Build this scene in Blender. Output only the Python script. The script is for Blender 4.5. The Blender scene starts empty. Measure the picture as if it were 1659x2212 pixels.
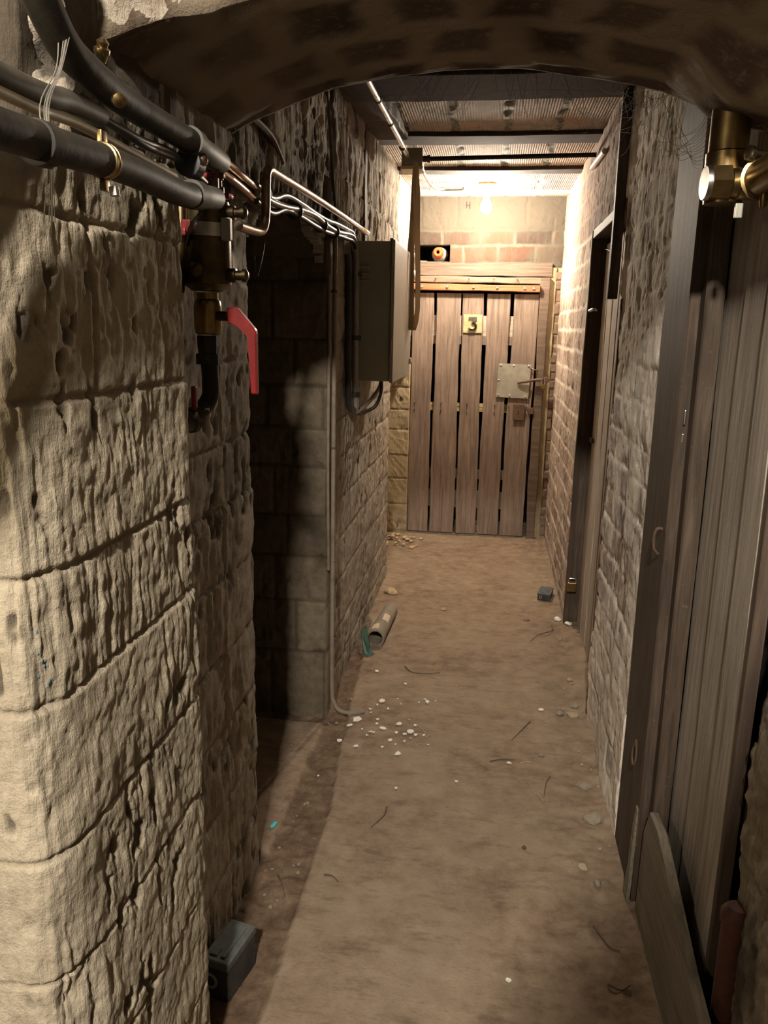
import bpy, bmesh, math, random
import numpy as np
from mathutils import Vector, Matrix
PI = math.pi
S = bpy.context.scene
COL = S.collection
# ------------------------------------------------------------------ camera
F_PX = 1690.0; W_PX, H_PX = 1659, 2212
pitch, yaw, roll = math.radians(13.2), math.radians(7.6), math.radians(1.15)
fw = Vector((-math.sin(yaw)*math.cos(pitch), math.cos(yaw)*math.cos(pitch), -math.sin(pitch)))
rt = Vector((math.cos(yaw), math.sin(yaw), 0)); up = rt.cross(fw)
R_ = rt*math.cos(roll) + up*math.sin(roll)
U_ = up*math.cos(roll) - rt*math.sin(roll)
cd = bpy.data.cameras.new('camera'); cam = bpy.data.objects.new('camera', cd); COL.objects.link(cam)
m = Matrix((R_, U_, -fw)).transposed().to_4x4(); m.translation = Vector((0, 0, 1.5)); cam.matrix_world = m
cd.sensor_fit = 'VERTICAL'; cd.sensor_height = 36.0; cd.lens = F_PX/H_PX*36.0; cd.clip_start = 0.05
S.camera = cam
# ------------------------------------------------------------------ light, world, exposure
S.view_settings.view_transform = 'Standard'; S.view_settings.look = 'None'
S.view_settings.gamma = 1.0; S.view_settings.use_curve_mapping = False
S.view_settings.exposure = 0.75
BULB_STRENGTH = 1250.0
BULB_COL = (1.0, 0.86, 0.68)
LAMP2_W = 440.0
LAMP2_COL = (1.0, 0.91, 0.78)
LAMP2_POS = (-0.09, -1.604, 3.20)
LAMP3_W = 13.0
LAMP3_COL = (1.0, 0.84, 0.60)
LAMP3_POS = (-0.98, 0.02, 1.72)
world = bpy.data.worlds.new('world'); S.world = world; world.use_nodes = True
bg = world.node_tree.nodes['Background']; bg.inputs[0].default_value = (1.0, 0.85, 0.65, 1); bg.inputs[1].default_value = 0.034
ld = bpy.data.lights.new('bulb_light_behind', 'POINT'); ld.energy = LAMP2_W; ld.color = LAMP2_COL; ld.shadow_soft_size = 0.09
lo = bpy.data.objects.new('bulb_light_behind', ld); lo.location = LAMP2_POS; COL.objects.link(lo)
l3 = bpy.data.lights.new('bulb_light_left', 'POINT'); l3.energy = LAMP3_W; l3.color = LAMP3_COL; l3.shadow_soft_size = 0.04
l3o = bpy.data.objects.new('bulb_light_left', l3); l3o.location = LAMP3_POS; COL.objects.link(l3o)

# ------------------------------------------------------------------ noise (numpy)
def _tab(seed):
    return np.random.RandomState(seed).rand(256, 256)
_T = {}
def vnoise(x, y, seed=0):
    if seed not in _T: _T[seed] = _tab(seed)
    T = _T[seed]
    xi = np.floor(x).astype(int); yi = np.floor(y).astype(int)
    fx = x-xi; fy = y-yi
    fx = fx*fx*(3-2*fx); fy = fy*fy*(3-2*fy)
    a = T[xi % 256, yi % 256]; b = T[(xi+1) % 256, yi % 256]
    c = T[xi % 256, (yi+1) % 256]; d = T[(xi+1) % 256, (yi+1) % 256]
    return (a*(1-fx)+b*fx)*(1-fy) + (c*(1-fx)+d*fx)*fy
def fbm(x, y, seed=0, octv=4):
    s = 0; a = 1; t = 0
    for i in range(octv):
        s = s + a*vnoise(x*2**i, y*2**i, seed+i*7); t += a; a *= 0.5
    return s/t
def sstep(a, b, x):
    t = np.clip((x-a)/(b-a), 0, 1); return t*t*(3-2*t)

# ------------------------------------------------------------------ materials
class NT:
    def __init__(s, name):
        s.m = bpy.data.materials.new(name); s.m.use_nodes = True
        s.t = s.m.node_tree; s.b = s.t.nodes['Principled BSDF']
        s.tc = s.t.nodes.new('ShaderNodeTexCoord'); s.src = s.tc.outputs['Object']
    def n(s, k): return s.t.nodes.new(k)
    def l(s, a, b): s.t.links.new(a, b)
    def mapping(s, sc):
        mp = s.n('ShaderNodeMapping'); mp.inputs['Scale'].default_value = sc; s.l(s.src, mp.inputs[0]); return mp.outputs[0]
    def noise(s, scale, detail=4, rough=0.6, vec=None, dist=0.0):
        n = s.n('ShaderNodeTexNoise'); n.inputs['Scale'].default_value = scale; n.inputs['Detail'].default_value = detail
        n.inputs['Roughness'].default_value = rough; n.inputs['Distortion'].default_value = dist
        s.l(vec if vec is not None else s.src, n.inputs['Vector']); return n.outputs['Fac']
    def ramp(s, fac, stops):
        r = s.n('ShaderNodeValToRGB'); s.l(fac, r.inputs[0]); e = r.color_ramp.elements
        while len(e) < len(stops): e.new(0.5)
        for i, (p, c) in enumerate(stops): e[i].position = p; e[i].color = (c[0], c[1], c[2], 1)
        return r.outputs[0]
    def val(s, fac, a, b):
        r = s.n('ShaderNodeMapRange'); s.l(fac, r.inputs[0]); r.inputs[1].default_value = a; r.inputs[2].default_value = b; return r.outputs[0]
    def attr(s, name):
        a = s.n('ShaderNodeAttribute'); a.attribute_name = name; return a.outputs['Fac']
    def mix(s, fac, a, b, mode='MIX'):
        n = s.n('ShaderNodeMix'); n.data_type = 'RGBA'; n.blend_type = mode
        for sock, v in ((n.inputs[0], fac), (n.inputs[6], a), (n.inputs[7], b)):
            if isinstance(v, (int, float)): sock.default_value = v
            elif isinstance(v, tuple): sock.default_value = (v[0], v[1], v[2], 1)
            else: s.l(v, sock)
        return n.outputs[2]
    def math(s, op, a, b):
        n = s.n('ShaderNodeMath'); n.operation = op
        for i, v in enumerate((a, b)):
            if isinstance(v, (int, float)): n.inputs[i].default_value = v
            else: s.l(v, n.inputs[i])
        return n.outputs[0]
    def bump(s, h, strength=0.5, dist=0.003):
        b = s.n('ShaderNodeBump'); b.inputs['Strength'].default_value = strength; b.inputs['Distance'].default_value = dist
        s.l(h, b.inputs['Height']); s.l(b.outputs[0], s.b.inputs['Normal'])
    def done(s, col, rough=0.8, metal=0.0, spec=0.3):
        if isinstance(col, tuple): s.b.inputs['Base Color'].default_value = (*col, 1)
        else: s.l(col, s.b.inputs['Base Color'])
        if isinstance(rough, (int, float)): s.b.inputs['Roughness'].default_value = rough
        else: s.l(rough, s.b.inputs['Roughness'])
        s.b.inputs['Metallic'].default_value = metal
        s.b.inputs['Specular IOR Level'].default_value = spec
        return s.m

def mat_stone(name, light, mid, dark, joint, soot=(0.06, 0.05, 0.04), soot_amt=0.5, bs=0.6):
    t = NT(name)
    big = t.noise(3.0, 3, 0.6); med = t.noise(22.0, 6, 0.7); fine = t.noise(160.0, 4, 0.7)
    c = t.ramp(med, [(0.30, dark), (0.50, mid), (0.72, light)])
    c = t.mix(t.val(t.attr('tone'), 0.0, 1.0), t.mix(0.45, c, dark), t.mix(0.25, c, light))
    c = t.mix(t.val(t.attr('pit'), 0.1, 1.0), c, soot)
    c = t.mix(t.math('MULTIPLY', t.attr('joint'), 0.75), c, joint)
    c = t.mix(t.math('MULTIPLY', t.val(big, 0.5, 0.75), soot_amt), c, soot)
    c = t.mix(t.math('MULTIPLY', t.val(fine, 0.62, 0.75), 0.35), c, soot)
    gv = t.noise(5.0, 5, 0.7, t.mapping((22.0, 22.0, 3.0)), 0.4)
    t.bump(t.math('ADD', t.math('MULTIPLY', fine, 0.7), t.math('MULTIPLY', t.math('ADD', med, gv), 1.6)), bs, 0.005)
    return t.done(c, 0.92, 0, 0.15)
def mat_brick(name, b1, b2, b3, joint, wash, washamt=1.0, b4=None):
    t = NT(name)
    med = t.noise(30.0, 6, 0.7); fine = t.noise(170.0, 3, 0.7); big = t.noise(2.5, 3)
    st = t.noise(9.0, 5, 0.75, t.mapping((6.0, 6.0, 0.8)))
    c = t.ramp(t.attr('tone'), [(0.0, b1), (0.3, b2), (0.5, b3), (0.7, b4), (1.0, tuple(q*1.25 for q in b4))] if b4 else [(0.0, b1), (0.5, b2), (1.0, b3)])
    c = t.mix(t.val(med, 0.35, 0.65), t.mix(0.35, c, (0.06, 0.045, 0.04)), c)
    c = t.mix(t.attr('joint'), c, joint)
    c = t.mix(t.math('MULTIPLY', t.attr('wash'), washamt), c, wash)
    c = t.mix(t.math('MULTIPLY', t.val(st, 0.52, 0.72), 0.55), c, wash)
    c = t.mix(t.math('MULTIPLY', t.val(big, 0.5, 0.75), 0.25), c, (0.06, 0.05, 0.045))
    t.bump(t.math('ADD', fine, t.math('MULTIPLY', med, 1.5)), 0.6, 0.003)
    return t.done(c, 0.93, 0, 0.15)
def mat_wood(name, c1, c2, c3, axis='z', rough=0.8, scale=1.0, bs=0.5):
    t = NT(name)
    k = {'z': (30, 30, 1.6), 'x': (1.6, 30, 30), 'y': (30, 1.6, 30)}[axis]
    v = t.mapping(tuple(a*scale for a in k))
    g = t.noise(2.0, 7, 0.65, v, 0.6); big = t.noise(4.0, 4); sp = t.noise(90.0, 3)
    c = t.ramp(g, [(0.3, c1), (0.5, c2), (0.72, c3)])
    c = t.mix(t.math('MULTIPLY', t.val(big, 0.45, 0.7), 0.4), c, c1)
    c = t.mix(t.math('MULTIPLY', t.val(sp, 0.66, 0.74), 0.4), c, (c3[0]*1.6, c3[1]*1.6, c3[2]*1.6))
    t.bump(g, bs, 0.003)
    return t.done(c, rough, 0, 0.25)
def mat_basic(name, c1, c2=None, rough=0.5, metal=0.0, scale=25.0, spec=0.5, bs=0.15, dust=0.0):
    t = NT(name)
    n = t.noise(scale, 5, 0.65)
    c = t.ramp(n, [(0.38, c1), (0.66, c2 or tuple(x*0.7 for x in c1))])
    if dust > 0:
        c = t.mix(t.math('MULTIPLY', t.val(t.noise(9.0, 6, 0.7), 0.42, 0.7), dust), c, (0.30, 0.25, 0.18))
    t.bump(n, bs, 0.002)
    return t.done(c, rough, metal, spec)

M = {}
M['stone'] = mat_stone('limestone', (0.60, 0.52, 0.39), (0.46, 0.39, 0.29), (0.28, 0.235, 0.17), (0.36, 0.30, 0.225), soot_amt=0.3)
M['stone_grey'] = mat_stone('sooty_limestone', (0.56, 0.49, 0.40), (0.40, 0.345, 0.275), (0.20, 0.17, 0.135), (0.30, 0.26, 0.21), soot_amt=0.5)
M['stone_recess'] = mat_stone('shaded_limestone', (0.24, 0.19, 0.13), (0.17, 0.135, 0.095), (0.095, 0.075, 0.052), (0.07, 0.056, 0.04), soot_amt=0.5)  # limestone darkened to stand in for the shade inside the recess
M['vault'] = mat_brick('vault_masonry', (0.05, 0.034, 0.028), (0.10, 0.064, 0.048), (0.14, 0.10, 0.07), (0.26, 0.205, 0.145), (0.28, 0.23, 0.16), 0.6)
M['rubble'] = mat_stone('rubble_face', (0.72, 0.66, 0.54), (0.48, 0.40, 0.31), (0.20, 0.12, 0.085), (0.50, 0.44, 0.34), soot_amt=0.15, bs=1.0)
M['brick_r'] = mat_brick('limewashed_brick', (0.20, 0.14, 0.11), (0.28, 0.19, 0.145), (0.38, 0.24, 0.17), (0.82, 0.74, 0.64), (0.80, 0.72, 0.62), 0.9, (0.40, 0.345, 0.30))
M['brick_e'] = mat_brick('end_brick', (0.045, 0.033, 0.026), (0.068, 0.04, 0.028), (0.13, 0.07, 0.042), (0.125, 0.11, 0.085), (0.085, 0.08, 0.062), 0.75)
M['plaster_r'] = mat_stone('near_plaster', (0.44, 0.38, 0.29), (0.32, 0.265, 0.195), (0.16, 0.125, 0.09), (0.2, 0.17, 0.13), soot_amt=0.5)
M['wood_door'] = mat_wood('weathered_door_wood', (0.12, 0.088, 0.070), (0.22, 0.165, 0.13), (0.32, 0.25, 0.20))
M['wood_orange'] = mat_wood('orange_batten_wood', (0.20, 0.075, 0.035), (0.30, 0.125, 0.06), (0.38, 0.175, 0.09), 'x')
M['wood_head'] = mat_wood('header_wood', (0.12, 0.085, 0.06), (0.20, 0.145, 0.105), (0.28, 0.21, 0.155), 'x')
M['wood_lintel'] = mat_wood('lintel_wood', (0.085, 0.06, 0.045), (0.14, 0.10, 0.075), (0.20, 0.15, 0.115), 'x')
M['wood_dark'] = mat_wood('dark_jamb_wood', (0.040, 0.029, 0.021), (0.075, 0.053, 0.038), (0.13, 0.095, 0.07), rough=0.7)
M['wood_grey'] = mat_wood('grey_plank_wood', (0.24, 0.20, 0.165), (0.38, 0.325, 0.27), (0.52, 0.455, 0.385))
M['wood_kick'] = mat_wood('kick_board_wood', (0.13, 0.11, 0.08), (0.20, 0.17, 0.125), (0.28, 0.24, 0.18), 'y')
M['wood_brown'] = mat_wood('brown_strip_wood', (0.06, 0.042, 0.032), (0.10, 0.07, 0.052), (0.15, 0.11, 0.08))
M['rustred'] = mat_basic('red_brown_steel', (0.11, 0.035, 0.022), (0.05, 0.02, 0.014), 0.7, 0.0, 30)
M['zinc'] = mat_basic('galvanised_sheet', (0.46, 0.45, 0.38), (0.36, 0.35, 0.30), 0.5, 0.5, 18, dust=0.25)
M['steel'] = mat_basic('bright_steel', (0.62, 0.60, 0.56), (0.42, 0.40, 0.37), 0.3, 1.0, 30)
M['rust'] = mat_basic('rusty_iron', (0.14, 0.08, 0.05), (0.07, 0.045, 0.03), 0.75, 0.3, 50, bs=0.4)
M['copper'] = mat_basic('dull_copper', (0.50, 0.36, 0.27), (0.30, 0.21, 0.16), 0.3, 1.0, 30, dust=0.15)
M['brass'] = mat_basic('brass', (0.36, 0.25, 0.11), (0.22, 0.155, 0.07), 0.34, 1.0, 22, dust=0.12)
M['bronze'] = mat_basic('tarnished_bronze', (0.14, 0.10, 0.05), (0.07, 0.05, 0.028), 0.38, 1.0, 22, dust=0.1)
M['pipe_dark'] = mat_basic('black_iron_pipe', (0.013, 0.011, 0.009), (0.032, 0.026, 0.02), 0.6, 0.0, 28, bs=0.4, dust=0.07, spec=0.3)
M['pipe_grey'] = mat_basic('dusty_grey_conduit', (0.05, 0.044, 0.034), (0.11, 0.096, 0.073), 0.6, 0.0, 20, dust=0.12)
M['cable_tan'] = mat_basic('tan_cable', (0.50, 0.41, 0.27), (0.36, 0.29, 0.18), 0.55, 0.0, 20)
M['cable_blk'] = mat_basic('black_cable', (0.022, 0.02, 0.02), (0.045, 0.04, 0.036), 0.42, 0.0, 20, dust=0.08)
M['cable_gry'] = mat_basic('grey_cable', (0.36, 0.33, 0.28), (0.25, 0.23, 0.19), 0.32, 0.1, 20)
M['trunk'] = mat_basic('brown_conduit', (0.24, 0.19, 0.145), (0.16, 0.125, 0.095), 0.6, 0.0, 22, dust=0.2)
M['red'] = mat_basic('red_handle', (0.22, 0.010, 0.009), (0.13, 0.009, 0.008), 0.42, 0.0, 25)
M['cab'] = mat_basic('cream_grey_enamel', (0.36, 0.345, 0.275), (0.40, 0.38, 0.305), 0.42, 0.0, 6, dust=0.10, bs=0.05)
M['cabside'] = M['cab']
M['blk'] = mat_basic('black_plastic', (0.02, 0.022, 0.024), (0.035, 0.038, 0.04), 0.5, 0.0, 20, dust=0.10)
M['bait_lid'] = mat_basic('dusty_dark_lid', (0.055, 0.065, 0.07), (0.09, 0.10, 0.10), 0.6, 0.0, 40, dust=0.2)
M['strap'] = mat_basic('tan_webbing', (0.50, 0.38, 0.23), (0.42, 0.31, 0.18), 0.85, 0.0, 120)
M['terra'] = mat_basic('brown_lampholder', (0.38, 0.17, 0.08), (0.28, 0.12, 0.06), 0.5, 0.0, 20)
M['box'] = mat_basic('dusty_junction_box', (0.17, 0.15, 0.11), (0.26, 0.23, 0.17), 0.7, 0.0, 25, dust=0.3)
M['cone_o'] = mat_basic('orange_cone', (0.78, 0.10, 0.025), (0.62, 0.08, 0.02), 0.5, 0.0, 25)
M['cone_w'] = mat_basic('white_cone_band', (0.62, 0.56, 0.48), (0.45, 0.39, 0.32), 0.55, 0.0, 25)
M['white'] = mat_basic('white_flake', (0.82, 0.80, 0.74), (0.70, 0.67, 0.60), 0.8, 0.0, 40)
M['chip'] = mat_basic('stone_chip', (0.40, 0.32, 0.22), (0.28, 0.22, 0.15), 0.9, 0.0, 40, bs=0.5)
M['chipg'] = mat_basic('grey_stone_chip', (0.28, 0.235, 0.175), (0.19, 0.16, 0.12), 0.9, 0.0, 40, bs=0.5)
M['rubchip'] = mat_basic('sandy_rubble', (0.50, 0.37, 0.22), (0.36, 0.26, 0.15), 0.9, 0.0, 40, bs=0.5)
M['brickred'] = mat_basic('brick_fragment', (0.22, 0.14, 0.10), (0.13, 0.095, 0.07), 0.9, 0.0, 40, bs=0.5)
M['twig'] = mat_basic('twig', (0.10, 0.07, 0.045), (0.06, 0.045, 0.03), 0.8, 0.0, 40)
M['straw'] = mat_basic('pale_straw', (0.50, 0.42, 0.28), (0.38, 0.31, 0.2), 0.8, 0.0, 40)
M['web'] = mat_basic('cobweb', (0.22, 0.20, 0.17), (0.16, 0.145, 0.12), 0.9, 0.0, 40)
M['tube'] = mat_basic('grey_clay_tube', (0.26, 0.22, 0.17), (0.18, 0.15, 0.115), 0.8, 0.0, 25, dust=0.3)
M['paper'] = mat_basic('aged_paper_label', (0.62, 0.52, 0.40), (0.50, 0.41, 0.31), 0.8, 0.0, 60)
M['green'] = mat_basic('green_shard', (0.035, 0.085, 0.065), (0.055, 0.11, 0.085), 0.55, 0.0, 25)
M['plate3'] = mat_wood('yellowed_number_board', (0.40, 0.29, 0.15), (0.52, 0.40, 0.22), (0.60, 0.47, 0.28), 'x')
M['ink'] = mat_basic('black_number_paint', (0.06, 0.055, 0.05), (0.10, 0.09, 0.075), 0.7, 0.0, 60)
M['pale'] = mat_wood('pale_ledge_wood', (0.32, 0.26, 0.20), (0.45, 0.38, 0.30), (0.55, 0.48, 0.39), 'x')
M['yell'] = mat_wood('yellow_ledge_wood', (0.36, 0.28, 0.13), (0.50, 0.40, 0.20), (0.60, 0.50, 0.28), 'x')
M['cyan'] = mat_basic('cyan_scrap', (0.05, 0.55, 0.62), (0.08, 0.6, 0.66), 0.5)
M['teal'] = mat_basic('teal_paint', (0.09, 0.17, 0.20), (0.14, 0.22, 0.25), 0.7)
M['void'] = mat_basic('dark_gap_fill', (0.03, 0.025, 0.02), (0.02, 0.018, 0.015), 0.95)  # near-black stand-in for the darkness behind door planks
M['mortar'] = mat_stone('door_mortar', (0.52, 0.44, 0.29), (0.42, 0.34, 0.21), (0.30, 0.24, 0.15), (0.3, 0.25, 0.17), soot_amt=0.2)
M['beam'] = mat_basic('dark_beam', (0.03, 0.021, 0.017), (0.06, 0.04, 0.032), 0.9, 0.0, 22, bs=0.4)  # dark brown, close to black
M['beam_end'] = mat_basic('limewashed_beam', (0.50, 0.44, 0.34), (0.38, 0.32, 0.25), 0.8, 0.0, 22, bs=0.4)
def mk_tile():
    t = NT('ribbed_terracotta')
    big = t.noise(5.0, 4, 0.65); med = t.noise(40.0, 5, 0.7)
    c = t.ramp(big, [(0.34, (0.30, 0.26, 0.22)), (0.52, (0.44, 0.37, 0.31)), (0.68, (0.42, 0.27, 0.20))])
    c = t.mix(t.math('MULTIPLY', t.val(med, 0.55, 0.68), 0.6), c, (0.05, 0.045, 0.04))
    c = t.mix(t.attr('joint'), c, t.mix(t.val(med, 0.4, 0.62), (0.07, 0.07, 0.065), (0.34, 0.32, 0.27)))
    t.bump(med, 0.4, 0.003)
    return t.done(c, 0.85, 0, 0.15)
M['tile'] = mk_tile()
def mk_floor():
    t = NT('dusty_floor')
    big = t.noise(2.2, 5, 0.6); med = t.noise(14.0, 7, 0.72); fine = t.noise(120.0, 4, 0.7)
    st = t.noise(5.0, 6, 0.7, t.mapping((2.0, 6.0, 1.0)))
    c = t.ramp(med, [(0.32, (0.165, 0.115, 0.078)), (0.5, (0.255, 0.185, 0.13)), (0.7, (0.335, 0.26, 0.19))])
    c = t.mix(t.math('MULTIPLY', t.val(big, 0.4, 0.65), 0.55), c, (0.36, 0.29, 0.205))
    c = t.mix(t.math('MULTIPLY', t.val(st, 0.52, 0.66), 0.45), c, (0.12, 0.08, 0.055))
    d = t.ramp(med, [(0.3, (0.075, 0.048, 0.032)), (0.5, (0.145, 0.098, 0.066)), (0.72, (0.24, 0.175, 0.12))])
    c = t.mix(t.attr('dirt'), c, d)
    sp = t.noise(48.0, 6, 0.85)
    c = t.mix(t.math('MULTIPLY', t.val(sp, 0.60, 0.66), 0.45), c, (0.09, 0.062, 0.042))
    c = t.mix(t.math('MULTIPLY', t.val(sp, 0.38, 0.33), 0.4), c, (0.46, 0.38, 0.28))
    c = t.mix(t.math('MULTIPLY', t.val(fine, 0.66, 0.74), 0.5), c, (0.46, 0.38, 0.28))
    t.bump(t.math('ADD', fine, t.math('MULTIPLY', med, 2.0)), 0.55, 0.004)
    return t.done(c, 0.95, 0, 0.1)
M['floor'] = mk_floor()
def mk_bulb():
    t = NT('glowing_bulb'); t.b.inputs['Emission Color'].default_value = (*BULB_COL, 1); t.b.inputs['Emission Strength'].default_value = BULB_STRENGTH
    return t.done((1, 0.9, 0.75), 0.3)
M['bulb'] = mk_bulb()

# ------------------------------------------------------------------ object helpers
OFF = {}
def tag(o, label=None, cat=None, group=None, kind=None):
    if label: o['label'] = label
    if cat: o['category'] = cat
    if group: o['group'] = group
    if kind: o['kind'] = kind
    return o
def thing(name, loc, label, cat, group=None, kind=None):
    o = bpy.data.objects.new(name, None); COL.objects.link(o); o.location = loc; o.empty_display_size = 0.05
    OFF[o] = Vector(loc); return tag(o, label, cat, group, kind)
def link(name, me, parent=None):
    o = bpy.data.objects.new(name, me); COL.objects.link(o)
    if parent is not None:
        off = OFF[parent]; o.parent = parent; me.transform(Matrix.Translation(-off)); OFF[o] = off
    else:
        co = np.empty(len(me.vertices)*3); me.vertices.foreach_get('co', co); co = co.reshape(-1, 3)
        off = Vector(((co[:, 0].min()+co[:, 0].max())/2, (co[:, 1].min()+co[:, 1].max())/2, co[:, 2].min()))
        me.transform(Matrix.Translation(-off)); o.location = off; OFF[o] = off
    return o
class MB:
    def __init__(s): s.bm = bmesh.new()
    def box(s, c, size, rot=None, bevel=0.0):
        r = bmesh.ops.create_cube(s.bm, size=1.0)
        mt = Matrix.Translation(Vector(c)) @ (rot.to_4x4() if rot else Matrix.Identity(4)) @ Matrix.Diagonal((*size, 1))
        bmesh.ops.transform(s.bm, matrix=mt, verts=r['verts'])
        if bevel > 0:
            es = list({e for v in r['verts'] for e in v.link_edges})
            bmesh.ops.bevel(s.bm, geom=es, offset=bevel, segments=2, affect='EDGES', profile=0.6)
        return s
    def b2(s, a, b, bevel=0.0):
        return s.box([(a[i]+b[i])/2 for i in range(3)], [abs(b[i]-a[i]) for i in range(3)], None, bevel)
    def ring(s, c, ax, r, seg, ref=None):
        ax = Vector(ax).normalized()
        if ref is None: ref = Vector((0, 0, 1)) if abs(ax.z) < 0.9 else Vector((1, 0, 0))
        u = ax.cross(ref).normalized(); v = ax.cross(u)
        return [s.bm.verts.new(Vector(c)+u*math.cos(2*PI*i/seg)*r+v*math.sin(2*PI*i/seg)*r) for i in range(seg)]
    def skin(s, a, b):
        n = len(a)
        for i in range(n): s.bm.faces.new((a[i], a[(i+1) % n], b[(i+1) % n], b[i]))
    def lathe(s, o, ax, prof, seg=24, cap=True):
        """prof: list of (distance along axis, radius)"""
        ax = Vector(ax).normalized(); o = Vector(o); prev = None; first = None
        for d, r in prof:
            g = s.ring(o+ax*d, ax, max(r, 1e-4), seg)
            if prev: s.skin(prev, g)
            else: first = g
            prev = g
        if cap: s.bm.faces.new(first[::-1]); s.bm.faces.new(prev)
        return s
    def cyl(s, a, b, r, seg=20, r2=None):
        a = Vector(a); b = Vector(b); d = b-a
        return s.lathe(a, d, [(0, r), (d.length, r if r2 is None else r2)], seg)
    def tube(s, pts, r, seg=12, smooth=0, cap=True, rf=None):
        pts = [Vector(p) for p in pts]
        if smooth: pts = cr(pts, smooth)
        prev = None; u = None
        for i, p in enumerate(pts):
            d = (pts[min(i+1, len(pts)-1)]-pts[max(i-1, 0)]).normalized()
            if u is None: u = d.cross(Vector((0.13, 0.21, 0.97))).normalized()
            u = (u-d*u.dot(d)).normalized(); v = d.cross(u)
            rr = r*(rf(i/(len(pts)-1)) if rf else 1)
            g = [s.bm.verts.new(p+u*math.cos(2*PI*k/seg)*rr+v*math.sin(2*PI*k/seg)*rr) for k in range(seg)]
            if prev: s.skin(prev, g)
            else: first = g
            prev = g
        if cap: s.bm.faces.new(first[::-1]); s.bm.faces.new(prev)
        return s
    def prism(s, poly, ext, bevel=0.0):
        ext = Vector(ext); a = [s.bm.verts.new(Vector(p)) for p in poly]; b = [s.bm.verts.new(Vector(p)+ext) for p in poly]
        fs = [s.bm.faces.new(a[::-1]), s.bm.faces.new(b)]; n = len(a)
        for i in range(n): fs.append(s.bm.faces.new((a[i], a[(i+1) % n], b[(i+1) % n], b[i])))
        if bevel: bmesh.ops.bevel(s.bm, geom=list({e for f in fs for e in f.edges}), offset=bevel, segments=1, affect='EDGES')
        return s
    def board(s, bl, br, tl, tr, n, th, seed=0, seg=24, wob=0.003, bow=0.0):
        """plank: quad given by four corners, extruded along -n by th, wavy edges, eased arrises"""
        bl, br, tl, tr, n = map(Vector, (bl, br, tl, tr, n)); n.normalize(); rd = random.Random(seed)
        ph = [rd.uniform(0, 9) for _ in range(6)]
        prof = []
        for i in range(seg+1):
            t = i/seg; L = bl.lerp(tl, t); Rr = br.lerp(tr, t); w = (Rr-L); wl = w.length; w.normalize()
            e1 = wob*(math.sin(t*9+ph[0])+0.6*math.sin(t*23+ph[1])+0.5*rd.uniform(-1, 1))
            e2 = wob*(math.sin(t*8+ph[2])+0.6*math.sin(t*27+ph[3])+0.5*rd.uniform(-1, 1))
            z = bow*math.sin(t*PI)+wob*0.5*math.sin(t*7+ph[4])
            L2 = L+w*e1; R2 = Rr+w*e2; c = min(0.004, th*0.25, wl*0.1)
            q = [L2+n*(z-c), L2+w*c+n*z, R2-w*c+n*z, R2+n*(z-c), R2+n*(z-th), L2+n*(z-th)]
            prof.append([s.bm.verts.new(p) for p in q])
        for a, b in zip(prof, prof[1:]): s.skin(a, b)
        s.bm.faces.new(prof[0][::-1]); s.bm.faces.new(prof[-1])
        return s
    def rock(s, c, size, seed=0, flat=1.0, rz=0.0):
        rd = random.Random(seed)
        r = bmesh.ops.create_icosphere(s.bm, subdivisions=2, radius=1.0)
        dirs = [Vector((rd.uniform(-1, 1), rd.uniform(-1, 1), rd.uniform(-1, 1))).normalized() for _ in range(7)]
        lim = [rd.uniform(0.55, 0.85) for _ in dirs]
        Rz = Matrix.Rotation(rz, 3, 'Z')
        for v in r['verts']:
            p = v.co.copy()
            for d, k in zip(dirs, lim):
                q = p.dot(d)
                if q > k: p -= d*(q-k)
            v.co = Vector(c)+Rz @ Vector((p.x*size[0], p.y*size[1], p.z*size[2]*flat))
        return s
    def build(s, name, mat, parent=None, smooth=False):
        bmesh.ops.remove_doubles(s.bm, verts=s.bm.verts, dist=1e-6)
        bmesh.ops.recalc_face_normals(s.bm, faces=s.bm.faces)
        me = bpy.data.meshes.new(name); s.bm.to_mesh(me); s.bm.free()
        me.materials.append(M[mat] if isinstance(mat, str) else mat)
        if smooth:
            me.polygons.foreach_set('use_smooth', [True]*len(me.polygons))
            me.set_sharp_from_angle(angle=math.radians(40))
        return link(name, me, parent)
def cr(P, n):
    out = []; P = [P[0]*2-P[1]]+P+[P[-1]*2-P[-2]]
    for i in range(1, len(P)-2):
        for k in range(n):
            t = k/n; a, b, c, d = P[i-1:i+3]
            out.append(0.5*((2*b)+(c-a)*t+(2*a-5*b+4*c-d)*t*t+(3*b-a-3*c+d)*t**3))
    out.append(P[-2]); return out

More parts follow.
